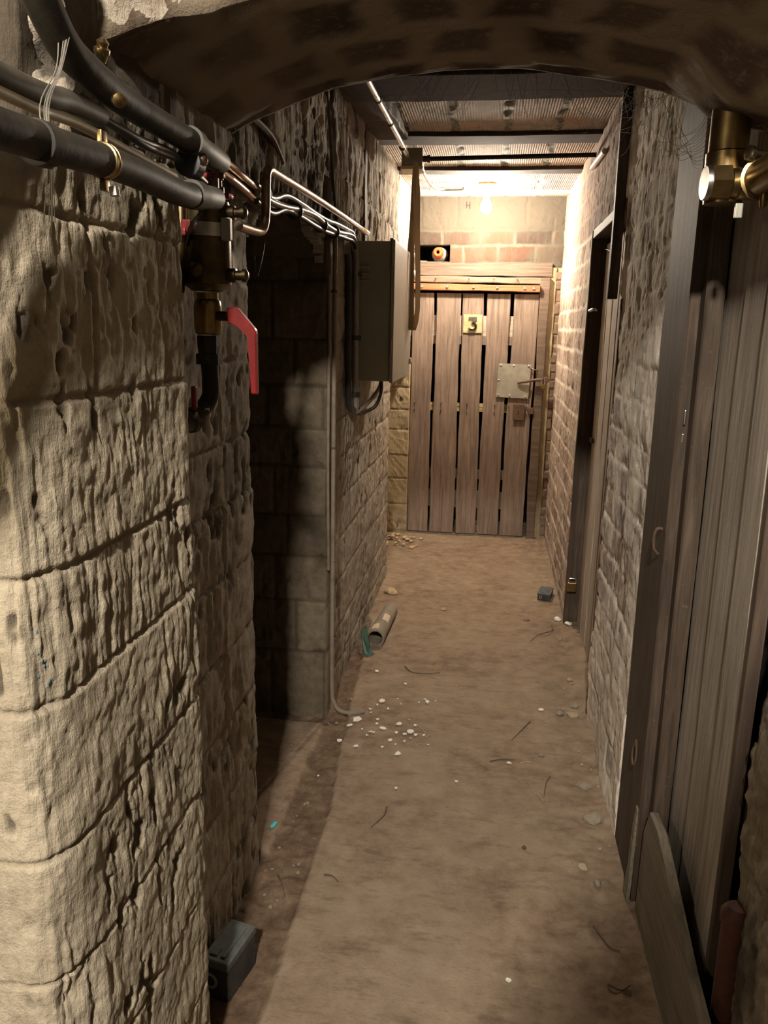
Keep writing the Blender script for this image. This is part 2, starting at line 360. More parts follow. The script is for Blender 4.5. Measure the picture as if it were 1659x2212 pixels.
def relief(name, base, nrm, attrs, mat, keep=None, thick=0.05, parent=None):
    """base, nrm: arrays (nu,nv,3) - displaced points and outward direction; adds a skirt so it has thickness"""
    nu, nv = base.shape[:2]
    V = base.reshape(-1, 3); idx = np.arange(nu*nv).reshape(nu, nv)
    q = np.stack([idx[:-1, :-1], idx[1:, :-1], idx[1:, 1:], idx[:-1, 1:]], -1).reshape(-1, 4)
    if keep is not None: q = q[keep[:-1, :-1].reshape(-1)]
    n0 = np.cross(V[q[:, 1]]-V[q[:, 0]], V[q[:, 3]]-V[q[:, 0]]); N = nrm.reshape(-1, 3)[q[:, 0]]
    if (n0*N).sum() < 0: q = q[:, ::-1]
    # skirt on boundary edges
    e = np.concatenate([q[:, [0, 1]], q[:, [1, 2]], q[:, [2, 3]], q[:, [3, 0]]]); key = np.sort(e, 1)
    u, inv, cnt = np.unique(key[:, 0].astype(np.int64)*V.shape[0]+key[:, 1], return_inverse=True, return_counts=True)
    be = e[cnt[inv] == 1]; bv = np.unique(be); mp = -np.ones(V.shape[0], int); mp[bv] = V.shape[0]+np.arange(len(bv))
    V2 = V[bv]-nrm.reshape(-1, 3)[bv]*thick
    sk = np.stack([be[:, 1], be[:, 0], mp[be[:, 0]], mp[be[:, 1]]], 1)
    Vall = np.concatenate([V, V2]); Q = np.concatenate([q, sk])
    used = np.unique(Q); rm = -np.ones(len(Vall), int); rm[used] = np.arange(len(used)); Vu = Vall[used]; Q = rm[Q]
    me = bpy.data.meshes.new(name); me.vertices.add(len(Vu)); me.vertices.foreach_set('co', Vu.astype(np.float32).ravel())
    me.loops.add(len(Q)*4); me.loops.foreach_set('vertex_index', Q.astype(np.int32).ravel())
    me.polygons.add(len(Q)); me.polygons.foreach_set('loop_start', np.arange(0, len(Q)*4, 4, dtype=np.int32))
    me.update(calc_edges=True); me.validate()
    for k, a in attrs.items():
        al = np.concatenate([a.reshape(-1), a.reshape(-1)[bv]])[used]
        at = me.attributes.new(k, 'FLOAT', 'POINT'); at.data.foreach_set('value', al.astype(np.float32))
    me.polygons.foreach_set('use_smooth', [True]*len(me.polygons))
    me.materials.append(M[mat]); return link(name, me, parent)

def blocks(u, v, courses, jspace, seed, jw=0.006, joints=None, wob=0.006):
    """returns distance-to-joint field and block tone for ashlar/brick coursing"""
    vv = v+wob*(fbm(u*5, v*5+3, seed, 3)-0.5)*2; uu = u+wob*(fbm(u*7+9, v*7, seed+1, 3)-0.5)*2
    cs = np.array(sorted(courses)); ci = np.searchsorted(cs, vv)
    lo = np.where(ci > 0, cs[np.clip(ci-1, 0, len(cs)-1)], -9); hi = np.where(ci < len(cs), cs[np.clip(ci, 0, len(cs)-1)], 9)
    dv = np.minimum(vv-lo, hi-vv); du = np.full_like(u, 9.0); tone = np.zeros_like(u)
    rd = np.random.RandomState(seed)
    for c in range(len(cs)+1):
        mk = ci == c
        if joints and c in joints: js = np.array(joints[c])
        else:
            st = rd.uniform(-0.5, 0.5)*jspace; js = []; x = u.min()-jspace+st
            if jspace < 0.3: x = u.min()//jspace*jspace - jspace + (c % 2)*jspace/2 + rd.uniform(-0.02, 0.02)
            while x < u.max()+jspace: js.append(x); x += jspace*(rd.uniform(0.7, 1.35) if jspace >= 0.3 else rd.uniform(0.93, 1.07))
            js = np.array(js)
        tn = rd.rand(len(js)+1)
        if not mk.any(): continue
        if len(js) == 0: tone[mk] = tn[0]; continue
        uj = uu[mk]; k = np.searchsorted(js, uj)
        a = np.where(k > 0, js[np.clip(k-1, 0, len(js)-1)], -99); b = np.where(k < len(js), js[np.clip(k, 0, len(js)-1)], 99)
        du[mk] = np.minimum(uj-a, b-uj); tone[mk] = tn[k]
    return np.minimum(du, dv), tone
def stone_h(u, v, courses, jspace, seed, joints=None, chisel=0.006, rough=0.006, groove=0.010, jw=0.0042, pit=1.0):
    d, tone = blocks(u, v, courses, jspace, seed, joints=joints)
    j = 1-sstep(jw*0.4, jw*1.6, d)
    lean = 0.15*(tone-0.5)
    uw = u+lean*v+0.006*(fbm(u*9, v*9, seed+2, 3)-0.5)
    c1 = fbm(uw*80, v*6+tone*17, seed+3, 3); c2 = vnoise(uw*150, v*16+tone*11, seed+4)
    wgt = sstep(0.35, 0.7, fbm(u*6+tone*5, v*5, seed+5, 3))*0.9+0.12
    ch = ((c1-0.5)*1.5+(c2-0.5)*0.8)*chisel*wgt
    rr = (fbm(u*11, v*11, seed+6, 6)-0.5)*rough*1.6+(fbm(u*60, v*45, seed+7, 3)-0.5)*rough*0.9
    p = sstep(0.60, 0.74, fbm(u*38, v*20, seed+8, 3))*pit*sstep(0.45, 0.6, fbm(u*4, v*4, seed+9, 2))
    crumble = sstep(0.62, 0.75, fbm(u*8+3, v*8, seed+12, 4))*0.010*sstep(0.05, 0.0, d)
    h = ch+rr+(tone-0.5)*0.004-groove*0.6*j-0.0015*np.exp(-d/0.012)-0.008*p-crumble*0.7
    return h, dict(joint=j, tone=tone*0.7+0.3*fbm(u*3, v*3, seed+10, 2), pit=p*0.8)
def brick_h(u, v, courses, bl, seed, washlo=0.45, rough=0.005, groove=0.006, wash_amt=1.0):
    d, tone = blocks(u, v, courses, bl, seed, wob=0.010)
    n = fbm(u*30, v*30, seed+2, 4)
    j = 1-sstep(0.004, 0.016, d+(n-0.5)*0.014)
    w = sstep(washlo, washlo+0.22, fbm(u*7, v*5, seed+5, 5))*wash_amt
    streak = sstep(0.55, 0.7, fbm(u*45, v*3.5, seed+11, 3))*0.5*wash_amt
    rr = (fbm(u*20, v*18, seed+6, 5)-0.5)*rough*2.4
    h = rr*0.8-groove*0.8*j*(1-w*0.7)+(tone-0.5)*0.003-0.003*sstep(0.62, 0.7, fbm(u*60, v*40, seed+8, 3))
    return h, dict(joint=j, tone=tone, wash=np.clip(w+streak, 0, 1), pit=j*0)
def grid(a0, a1, b0, b1, ra, rb=None):
    rb = rb or ra
    a = np.linspace(a0, a1, int(abs(a1-a0)/ra)+2); b = np.linspace(b0, b1, int(abs(b1-b0)/rb)+2)
    return np.meshgrid(a, b, indexing='ij')
def panel(name, axis, pos, a, b, sgn, hfun, mat, res=0.007, keepf=None, thick=0.08, label=None, posf=None, rb=None, parent=None):
    """flat relief panel. axis 'x': plane x=pos over (y,z); axis 'y': plane y=pos over (x,z); axis 'z': z=pos over (x,y)"""
    A, B = grid(*a, *b, res, rb); h, at = hfun(A, B)
    base = pos+(posf(A, B) if posf else 0)
    if axis == 'x': P = np.stack([base+sgn*h, A, B], -1); N = np.zeros_like(P); N[..., 0] = sgn
    elif axis == 'y': P = np.stack([A, base+sgn*h, B], -1); N = np.zeros_like(P); N[..., 1] = sgn
    else: P = np.stack([A, B, base+sgn*h], -1); N = np.zeros_like(P); N[..., 2] = sgn
    o = relief(name, P, N, at, mat, keepf(A, B) if keepf else None, thick, parent)
    if label: tag(o, label, 'wall')
    if parent is None: o['kind'] = 'structure'
    return o

# ================================================================== STRUCTURE
# ---- floor: path slab, dirt gutter along the left wall, recess floor
def floor_h(x, y):
    edge = np.interp(y, [0.6, 1.4, 1.85, 2.15, 2.6, 3.1, 3.5, 3.85, 4.2], [-0.44, -0.443, -0.446, -0.445, -0.486, -0.523, -0.548, -0.57, -0.75])
    edge = edge+0.012*(fbm(y*6, y*0, 31, 3)-0.5)
    s = sstep(-0.004, 0.004, x-edge)
    rec = sstep(-0.574, -0.590, x+0.008*(fbm(y*20, y*0, 5, 2)-0.5))*sstep(1.93, 1.95, y)*(1-sstep(2.72, 2.75, y))
    gut = (1-s)*(1-rec)
    side = sstep(0.20, 0.40, x+0.15*(fbm(x*3, y*3, 41, 3)-0.5)+0.07*sstep(0, 1, (3-y)))
    far = sstep(4.6, 5.5, y)*0.35
    rough = np.clip(gut+0.75*side+far, 0, 1)
    lump = (fbm(x*26, y*26, 21, 6)-0.45)*0.034+(fbm(x*80, y*80, 22, 3)-0.5)*0.012
    h = (fbm(x*9, y*9, 23, 4)-0.5)*0.006+rough*lump*0.8-0.018*gut+rough*0.004
    h = h+0.02*side*sstep(0.40, 0.50, x)
    return h, dict(dirt=np.clip(gut+0.55*side*fbm(x*12, y*12, 24, 3)+0.2*far, 0, 1))
A, B = grid(-1.45, 0.95, 0.45, 6.2, 0.0085)
h, at = floor_h(A, B); P = np.stack([A, B, h], -1); N = np.zeros_like(P); N[..., 2] = 1
fl = relief('floor', P, N, at, 'floor', None, 0.06); tag(fl, 'dusty concrete path and earth floor of the cellar passage', 'floor', kind='structure')
bk = MB(); bk.b2((-1.6, -2.6, -0.06), (1.4, 0.46, -0.004)); o = bk.build('floor', 'floor'); tag(o, 'floor of the passage behind the viewpoint', 'floor', kind='structure')

# ---- near left pier (front face, rounded corner, side face)
pc = [0.05, 0.25, 0.45, 0.66, 0.845, 1.05, 1.21, 1.41, 1.62, 1.83]
su, sv = grid(0, 1.36, -0.02, 1.70, 0.0032)
path = [(-1.15, 0.775), (-0.535, 0.775), (-0.515, 0.780), (-0.502, 0.795), (-0.497, 0.82), (-0.497, 1.235), (-0.502, 1.255), (-0.517, 1.265), (-0.72, 1.27)]
pl = np.array(path); seg = np.r_[0, np.cumsum(np.hypot(*np.diff(pl, axis=0).T))]
s01 = su/1.36*seg[-1]
px = np.interp(s01, seg, pl[:, 0]); py = np.interp(s01, seg, pl[:, 1])
cor = seg[3]          # arc length of the near corner
dn = 0.012; nx = np.interp(s01+dn, seg, pl[:, 1])-np.interp(s01-dn, seg, pl[:, 1]); ny = -(np.interp(s01+dn, seg, pl[:, 0])-np.interp(s01-dn, seg, pl[:, 0]))
L = np.hypot(nx, ny)+1e-9; nx /= L; ny /= L
uu = s01-cor+0.80     # so that u equals y on the side face
jt = {9: [0.94], 8: [0.955, 1.16], 7: [1.088, 0.7], 6: [0.885, 0.55, 1.20], 5: [1.13, 0.4], 4: [0.957, 0.5], 3: [1.1, 0.62], 2: [0.93], 1: [1.08]}
h, at = stone_h(uu, sv, pc, 0.34, 51, joints=jt, chisel=0.0055, rough=0.007, groove=0.008)
front = 1-sstep(0.70, 0.80, uu)
h = h*(1-0.55*front)
# broken arris at the near corner
arr = np.exp(-((uu-0.80)/0.035)**2)*(0.010+0.022*sstep(0.45, 0.8, fbm(uu*6, sv*7, 61, 4)))
h = h-arr
tp = 0
P = np.stack([px+nx*(h-tp), py+ny*(h-tp), sv], -1); N = np.stack([nx, ny, nx*0], -1)
o = relief('wall_pier', P, N, at, 'stone', None, 0.05); tag(o, 'chiselled limestone pier in the left foreground', 'wall', kind='structure')

from mathutils.bvhtree import BVHTree
pier = o; bv = BVHTree.FromPolygons([v.co+pier.location for v in pier.data.vertices], [tuple(p.vertices) for p in pier.data.polygons])
rd = random.Random(8); g = MB()
for k in range(9):
    src = Vector((-0.35, 0.50, 1.10+rd.uniform(-0.03, 0.05))); hit = bv.ray_cast(src, (Vector((-0.512+rd.uniform(-0.007, 0.007), 0.80, 1.105+rd.uniform(-0.035, 0.04)))-src).normalized())
    if hit[0] is not None: g.rock(hit[0], (0.0015, 0.0015, 0.0032), 700+k)
o = g.build('paint_spots', 'teal', pier); o['label'] = 'flecks of teal paint on the arris'

# ---- left wall with the door recess
lc = [0.17, 0.36, 0.55, 0.735, 0.925, 1.095, 1.24, 1.425, 1.60, 1.78, 1.99, 2.2]
def left_h(y, z):
    far = y > 2.4
    h1, a1 = stone_h(y, z, lc, 0.30, 71, chisel=0.0055, rough=0.007, groove=0.008)
    h2, a2 = stone_h(y, z, [0.10, 0.26, 0.47, 0.645, 0.81, 0.99, 1.14, 1.29, 1.45, 1.62, 1.80, 2.05, 2.25], 0.34, 81, chisel=0.0055, rough=0.008, groove=0.008)
    h = np.where(far, h2, h1)+0.004; at = {k: np.where(far, a2[k], a1[k]) for k in a1}
    upz = sstep(1.72, 1.9, z)
    h = h+upz*(fbm(y*6, z*3, 91, 4)-0.5)*0.03+upz*(fbm(y*22, z*3.5, 93, 4)-0.5)*0.020
    at['joint'] = at['joint']*(1-0.7*upz); at['pit'] = np.clip(at['pit']+upz*0.7*sstep(0.52, 0.66, fbm(y*24, z*5, 92, 4)), 0, 1)
    ed = np.minimum(np.abs(y-1.93), np.abs(y-2.775)); h = h-0.012*np.exp(-ed/0.02)*(z < 1.8)
    return h, at
OPY = [1.925, 1.93, 2.0, 2.10, 2.25, 2.40, 2.56, 2.625, 2.70, 2.775, 2.79]
OPZ = [1.69, 1.71, 1.765, 1.805, 1.835, 1.843, 1.822, 1.789, 1.773, 1.755, 1.70]
def left_keep(y, z):
    top = np.interp(y, OPY, OPZ)+0.010*(fbm(y*25, z*0, 15, 3)-0.5)
    jit = 0.012*(fbm(z*12, z*0, 16, 3)-0.5)
    hole = (y > 1.922+jit) & (y < 2.806+jit*0.4) & (z < top)
    niche = (y > 4.62+jit) & (z < 1.22)
    return ~(hole | niche)
panel('wall_left', 'x', -0.600, (1.26, 5.80), (-0.03, 2.42), 1, left_h, 'stone_grey', 0.008, left_keep, 0.03, 'long left limestone wall with an arched recess')
# far reveal of the recess: faces the camera
def rec_h(x, z): return stone_h(x, z, [0.26, 0.474, 0.646, 0.81, 0.995, 1.141, 1.292, 1.455, 1.66, 1.80], 0.20, 101, chisel=0.003, rough=0.006, groove=0.007, jw=0.005, pit=0.6)
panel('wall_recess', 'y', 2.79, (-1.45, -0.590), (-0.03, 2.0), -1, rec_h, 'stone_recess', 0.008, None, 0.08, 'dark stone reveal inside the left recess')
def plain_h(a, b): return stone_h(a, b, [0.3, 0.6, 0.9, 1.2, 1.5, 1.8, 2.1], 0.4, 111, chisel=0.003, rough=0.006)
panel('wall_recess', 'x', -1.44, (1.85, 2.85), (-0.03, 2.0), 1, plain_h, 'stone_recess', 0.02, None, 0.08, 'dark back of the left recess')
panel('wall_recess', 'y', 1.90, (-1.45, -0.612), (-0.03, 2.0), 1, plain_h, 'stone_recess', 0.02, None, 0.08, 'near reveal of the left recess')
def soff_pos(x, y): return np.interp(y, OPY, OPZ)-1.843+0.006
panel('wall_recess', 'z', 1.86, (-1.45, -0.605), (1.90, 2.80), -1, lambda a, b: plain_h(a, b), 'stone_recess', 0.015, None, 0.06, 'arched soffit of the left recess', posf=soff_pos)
# stone column beside the far door (niche)
def col_h(x, z):
    h, at = stone_h(x, z, [0.02, 0.23, 0.42, 0.60, 0.78, 0.93, 1.09, 1.25], 0.5, 121, joints={i: [] for i in range(9)}, chisel=0.0, rough=0.004, groove=0.008)
    ob = fbm((x+z*0.8)*60, (x-z)*9, 125, 3); h = h+(ob-0.5)*0.006-0.03*sstep(0.25, 0.0, z)*fbm(x*14, z*14, 126, 4)
    return h, at
panel('wall_column', 'y', 5.66, (-0.86, -0.588), (-0.03, 1.30), -1, col_h, 'mortar', 0.007, None, 0.10, 'pale dressed stone jamb left of the far door')
panel('wall_niche', 'x', -0.80, (4.55, 5.8), (-0.03, 1.3), 1, plain_h, 'stone', 0.015, None, 0.06, 'niche wall near the far door')
panel('wall_niche', 'y', 4.60, (-0.82, -0.61), (-0.03, 1.3), 1, plain_h, 'stone', 0.02, None, 0.05, 'near side of the niche')
panel('wall_niche', 'z', 1.235, (-0.82, -0.61), (4.58, 5.8), -1, plain_h, 'stone', 0.02, None, 0.05, 'top of the niche')

# ---- right wall: brick, door recess between y 2.96 and 3.99
rc = [round(0.085+0.110*i, 4) for i in range(22)]
def right_h(y, z):
    h, at = brick_h(y, z, rc, 0.235, 131, washlo=0.31)
    upz = sstep(1.93, 2.02, z+0.05*(fbm(y*4, z*4, 133, 3)-0.5)-0.06*sstep(3.2, 2.6, y))
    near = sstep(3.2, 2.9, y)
    at['wash'] = np.clip(at['wash']*(0.28+0.72*near)*(1-0.9*upz*(1-near))+upz*(0.02+0.6*near)+near*0.25*sstep(0.9, 0.2, z)+0.8*np.exp(-np.abs(y-2.21)/0.02), 0, 1)  # limewash thinned towards the bulb end to offset its glare
    at['tone'] = at['tone']*0.45*(1-near)+near*(0.55+0.45*at['tone']-0.4*sstep(1.35, 1.75, z)); at['joint'] = at['joint']*(0.5+0.5*near)  # bricks paler near, darker far: light balance put into the colour
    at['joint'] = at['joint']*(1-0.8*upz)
    h = h+(fbm(y*7, z*4, 134, 4)-0.5)*0.014*(0.4+near)
    return h, at
def right_keep(y, z):
    jit = 0.006*(fbm(z*10, z*0, 17, 3)-0.5)
    return ~((y > 2.965+jit) & (y < 3.985) & (z < 1.965))
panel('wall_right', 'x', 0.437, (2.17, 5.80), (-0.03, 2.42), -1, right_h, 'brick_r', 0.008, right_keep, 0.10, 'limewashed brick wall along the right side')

# ---- end wall
ec = [1.16, 1.27, 1.38, 1.49, 1.60, 1.71, 1.82, 1.957, 2.073, 2.178]
ec = [0.06+0.11*i for i in range(16)]+[1.855, 1.957, 2.073, 2.178]
def end_h(x, z):
    h, at = brick_h(x, z, ec, 0.255, 141, washlo=0.46, rough=0.004)
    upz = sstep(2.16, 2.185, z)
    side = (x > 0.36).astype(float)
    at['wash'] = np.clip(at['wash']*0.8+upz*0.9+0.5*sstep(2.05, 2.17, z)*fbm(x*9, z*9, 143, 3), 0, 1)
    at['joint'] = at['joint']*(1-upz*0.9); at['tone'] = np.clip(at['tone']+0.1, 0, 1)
    h = h-side*0.0+side*(z < 1.95)*0.012*(fbm(x*30, z*30, 144, 4)-0.5)
    return h, at
def end_keep(x, z):
    return ~(((x > -0.588) & (x < 0.375) & (z < 1.90)) | ((x > -0.598) & (x < -0.345) & (z > 1.958) & (z < 2.072)))
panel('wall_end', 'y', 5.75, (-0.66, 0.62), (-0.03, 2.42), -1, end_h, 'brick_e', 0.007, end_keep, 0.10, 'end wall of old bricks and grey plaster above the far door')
wend = bpy.data.objects['wall_end']
g = MB(); g.b2((-0.236, 5.739, 2.315), (-0.231, 5.746, 2.362)); g.b2((-0.214, 5.739, 2.313), (-0.209, 5.746, 2.360)); g.b2((-0.233, 5.739, 2.334), (-0.211, 5.746, 2.339))
o = g.build('painted_mark', 'beam', wend); o['label'] = 'small dark H mark'
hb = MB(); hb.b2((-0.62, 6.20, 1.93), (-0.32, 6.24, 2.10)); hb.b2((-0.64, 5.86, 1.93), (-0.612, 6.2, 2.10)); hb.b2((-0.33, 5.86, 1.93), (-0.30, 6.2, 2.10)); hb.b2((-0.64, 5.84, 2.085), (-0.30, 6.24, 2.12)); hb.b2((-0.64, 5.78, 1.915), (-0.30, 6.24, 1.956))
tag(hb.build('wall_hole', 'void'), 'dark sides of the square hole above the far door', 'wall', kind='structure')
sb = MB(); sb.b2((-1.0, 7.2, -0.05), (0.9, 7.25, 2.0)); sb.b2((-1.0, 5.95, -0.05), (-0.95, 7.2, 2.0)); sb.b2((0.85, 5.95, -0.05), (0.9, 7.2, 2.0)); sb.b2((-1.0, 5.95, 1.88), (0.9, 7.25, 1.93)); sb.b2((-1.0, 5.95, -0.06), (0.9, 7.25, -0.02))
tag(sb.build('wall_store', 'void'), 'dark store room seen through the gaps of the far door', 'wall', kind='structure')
# mortar jamb strip and ragged quoin bricks right of the far door
def jam_h(x, z): return (fbm(x*30, z*14, 151, 4)-0.5)*0.012, dict(joint=x*0, tone=fbm(x*9, z*9, 152, 3), pit=x*0)
panel('trim_1', 'y', 5.725, (0.352, 0.402), (-0.02, 1.93), -1, jam_h, 'mortar', 0.006, None, 0.05, 'yellowish mortar strip right of the far door', posf=lambda a, b: 0.006*(a-0.37)*0)
t = MB(); rd = random.Random(5); z = 0.02
while z < 1.90:
    hh = rd.uniform(0.055, 0.085); t.box((0.418, 5.745, z+hh/2), (0.045+rd.uniform(-0.010, 0.006), 0.030+rd.uniform(-0.012, 0.015), hh-0.008), None, 0.008); z += hh
tag(MB().b2((0.395, 5.736, -0.02), (0.445, 5.76, 1.93)).build('trim_2', 'mortar'), 'mortar bed behind the quoin bricks right of the far door', 'wall', kind='structure')
tag(t.build('trim_2', 'brickred'), 'ragged column of quoin bricks right of the far door', 'wall', kind='structure')

# ---- ceiling: ribbed hollow tiles between beams
def ceil_h(x, y):
    rib = np.abs(np.sin(x*PI/0.0115))*0.0035
    n = fbm(x*15, y*15, 161, 3)
    d = np.min(np.abs(x[..., None]+0.008*(fbm(y*14, y*0+1, 162, 3)-0.5)[..., None]*3-np.array([-0.455, -0.225, 0.012, 0.235])), -1)
    j = 1-sstep(0.010, 0.024, d+(n-0.5)*0.02)
    h = rib*(1-j)+j*(n-0.4)*0.016+(fbm(x*4, y*4, 163, 3)-0.5)*0.006
    return h, dict(joint=j)
panel('ceiling', 'z', 2.395, (-0.64, 0.62), (1.75, 5.80), -1, ceil_h, 'tile', 0.0022, None, 0.05, 'ceiling of ribbed terracotta tiles between beams', rb=0.02)
def beam(name, y0, y1, zb, mat, label):
    b = MB(); b.board((-0.62, (y0+y1)/2-(y1-y0)/2, zb), (-0.62, y1, zb), (0.55, y0, zb), (0.55, y1, zb), (0, 0, -1), 0.07, 7, 20, 0.003)
    return tag(b.build(name, mat), label, 'beam', kind='structure')
beam('trim_3', 2.86, 3.17, 2.325, 'beam', 'black beam across the ceiling just behind the arch')
beam('trim_4', 3.92, 4.10, 2.372, 'beam', 'brown ceiling beam in front of the junction box')
beam('trim_5', 4.72, 4.85, 2.372, 'beam', 'narrow dark ceiling beam between box and lamp')
beam('trim_6', 5.50, 5.58, 2.372, 'beam_end', 'pale limewashed ceiling beam beyond the lamp')
# brown concrete haunches at the ceiling edge, left
b = MB(); b.board((-0.60, 3.17, 2.35), (-0.47, 3.17, 2.35), (-0.60, 3.88, 2.35), (-0.44, 3.88, 2.35), (0, 0, -1), 0.05, 3, 10, 0.004)
tag(b.build('trim_7', 'wood_brown'), 'brown board at the upper left ceiling corner', 'board', kind='structure')
b = MB(); b.board((-0.592, 3.60, 1.86), (-0.592, 3.665, 1.86), (-0.592, 3.60, 2.35), (-0.592, 3.665, 2.35), (1, 0, 0), 0.03, 4, 12, 0.004)
tag(b.build('trim_8', 'wood_brown'), 'brown upright strip on the left wall above the cabinet', 'strip', kind='structure')
b = MB(); b.board((-0.597, 3.0, 1.80), (-0.597, 3.045, 1.80), (-0.597, 2.93, 2.33), (-0.597, 2.975, 2.33), (1, 0, 0), 0.02, 5, 12, 0.004)
tag(b.build('trim_9', 'wood_brown'), 'dark upright strip on the left wall above the recess', 'strip', kind='structure')

# ---- arch: segmental vault of sooty masonry with rubble front face
AX = np.array([-1.3, -0.9, -0.64, -0.53, -0.469, -0.368, -0.239, -0.131, 0.021, 0.191, 0.312, 0.378, 0.47, 0.56, 0.9, 1.3])
AZ = np.array([1.58, 1.76, 1.885, 1.935, 1.959, 1.994, 2.015, 2.022, 2.024, 1.998, 1.975, 1.948, 1.925, 1.905, 1.80, 1.60])
NYF = lambda x: np.interp(x, [-1.3, -0.64, -0.45, -0.2, 0.0, 0.3, 0.5, 0.7, 1.3], [1.05, 1.19, 1.29, 1.37, 1.34, 1.24, 1.21, 1.17, 1.12])
xs, tt = grid(-1.25, 1.20, 0, 1, 0.006, 0.012)
yn = NYF(xs); yf = 1.80+0.02*(fbm(xs*9, xs*0, 171, 3)-0.5); ys = yn+(yf-yn)*tt
d, tone = blocks(xs*1.0+0.10*ys, ys, [1.02, 1.19, 1.37, 1.55, 1.72, 1.9], 0.17, 173, wob=0.025)
jn = 1-sstep(0.012, 0.05, d+0.03*(fbm(xs*14, ys*14, 174, 4)-0.5)); tone = tone*0.8
hv = (fbm(xs*7, ys*7, 175, 5)-0.5)*0.014+jn*0.003
zz = np.interp(xs, AX, AZ)+0.004-hv*sstep(0, 0.08, 1-tt)-0.055*sstep(0.28, 0.40, xs)*sstep(1.80, 1.66, ys)*sstep(1.38, 1.52, ys)
P = np.stack([xs, ys, zz], -1); N = np.zeros_like(P); N[..., 2] = -1
vw = sstep(0.42, 0.62, fbm(xs*5, ys*5, 178, 4))*sstep(-0.2, -0.6, xs)*0.8
o = relief('wall_arch', P, N, dict(joint=jn*0.9, tone=tone, wash=vw), 'vault', None, 0.04); tag(o, 'low brick arch crossing the passage overhead', 'arch', kind='structure')
xs, zs = grid(-1.25, 1.20, 0, 0.62, 0.006)
zb = np.interp(xs, AX, AZ)+0.006; Z = zb+zs
hb_ = (fbm(xs*11, Z*11, 176, 5)-0.5)*0.07+(fbm(xs*40, Z*40, 177, 4)-0.5)*0.022
lump = sstep(0.5, 0.62, fbm(xs*6, Z*6, 179, 3))
P = np.stack([xs, NYF(xs)-hb_*sstep(0, 0.05, zs)+0.05*zs, Z], -1); N = np.zeros_like(P); N[..., 1] = -1
o = relief('wall_arch', P, N, dict(joint=lump*0.8, tone=fbm(xs*7, Z*7, 180, 3), pit=sstep(0.6, 0.7, fbm(xs*9, Z*9, 181, 3))*0.8), 'rubble', None, 0.015); tag(o, 'bright rubble face above the arch at upper left', 'wall', kind='structure')
# dark rubble behind the overhead pipes, left
def rub_h(x, z):
    f = fbm(x*30, z*30, 185, 5)
    return (f-0.5)*0.085+(fbm(x*90, z*90, 188, 3)-0.5)*0.030, dict(joint=sstep(0.5, 0.6, fbm(x*12, z*12, 186, 3)), tone=fbm(x*18, z*18, 187, 2), pit=sstep(0.52, 0.44, f)*0.9)
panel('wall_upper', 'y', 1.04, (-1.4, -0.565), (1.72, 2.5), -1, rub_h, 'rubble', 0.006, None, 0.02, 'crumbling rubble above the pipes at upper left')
def rf_h(y, z): return (fbm(y*16, z*16, 189, 5)-0.5)*0.03, dict(joint=y*0, tone=y*0+0.2, pit=y*0+0.6)  # evenly high pit value darkens the whole face
panel('wall_upper', 'x', -0.60, (1.0, 1.78), (1.70, 2.1), 1, rf_h, 'stone_recess', 0.010, None, 0.05, 'dark wall strip behind the overhead pipes')
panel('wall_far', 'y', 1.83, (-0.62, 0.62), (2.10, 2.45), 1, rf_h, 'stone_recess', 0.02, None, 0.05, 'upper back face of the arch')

# ---- near right masonry and added shadow caster behind the viewpoint
def nr_h(y, z):
    h, at = stone_h(y, z, [0.2, 0.55, 0.9, 1.25, 1.6, 1.95], 0.6, 191, chisel=0.006, rough=0.012, groove=0.004, pit=0.5)
    h = h+(fbm(y*5, z*3, 193, 4)-0.5)*0.045+(fbm(y*30, z*5, 194, 3)-0.5)*0.008
    at['pit'] = np.clip(at['pit']+sstep(0.55, 0.7, fbm(y*7, z*5, 195, 4))*0.7, 0, 1)
    return h, at
panel('wall_near_right', 'x', 0.515, (0.1, 1.385), (-0.03, 2.2), -1, nr_h, 'plaster_r', 0.007, lambda y, z: ~(y > 1.375+0.02*(fbm(z*7, z*0, 196, 4)-0.5)), 0.30, 'rough plastered wall in the right foreground')
b = MB()   # added unseen slab, raking edge shaped to cast the lower right shadow
b.prism([(-1.05, -0.30, -0.02), (0.95, -0.30, -0.02), (0.95, -0.30, 3.0), (0.59, -0.30, 3.0), (-0.93, -0.30, 0.02)], (0, -0.06, 0))
tag(b.build('shadow_slab', 'stone_grey'), 'added raking slab behind the viewpoint that casts a shadow', 'wall', kind='structure')

# ================================================================== DOORS
# ---- far plank door with the number 3
d1 = thing('door_1', (-0.14, 5.72, 0.0), 'far plank door with the number 3, metal plate and hasp', 'door', kind='structure')
tops = [(-0.585, -0.436), (-0.414, -0.247), (-0.231, -0.089), (-0.060, 0.097), (0.124, 0.294)]
bots = [(-0.585, -0.433), (-0.419, -0.236), (-0.221, -0.072), (-0.062, 0.092), (0.105, 0.274)]
for i, ((a, b_), (c, d_)) in enumerate(zip(tops, bots)):
    pb = MB()
    if i in (1, 2):      # split at the foot
        w = (c+d_)/2+(-0.01 if i == 1 else 0.012)
        pb.board((c, 5.70, 0.02), (d_, 5.70, 0.02), (a, 5.70, 1.75), (b_, 5.70, 1.75), (0, -1, 0), 0.024, 20+i, 30, 0.0022)
    else: pb.board((c, 5.70, 0.02), (d_, 5.70, 0.02), (a, 5.70, 1.75), (b_, 5.70, 1.75), (0, -1, 0), 0.024, 20+i, 30, 0.0022)
    pk = pb.build('plank', 'wood_door', d1)
for z0, z1, mt in ((1.46, 1.60, 'pale'), (1.40, 1.46, 'wood_door'), (0.925, 0.955, 'yell'), (0.958, 0.985, 'yell'), (0.43, 0.50, 'wood_door'), (0.21, 0.34, 'wood_door')):
    MB().b2((-0.57, 5.726, z0), (0.272, 5.746, z1), 0.002).build('ledge', mt, d1)
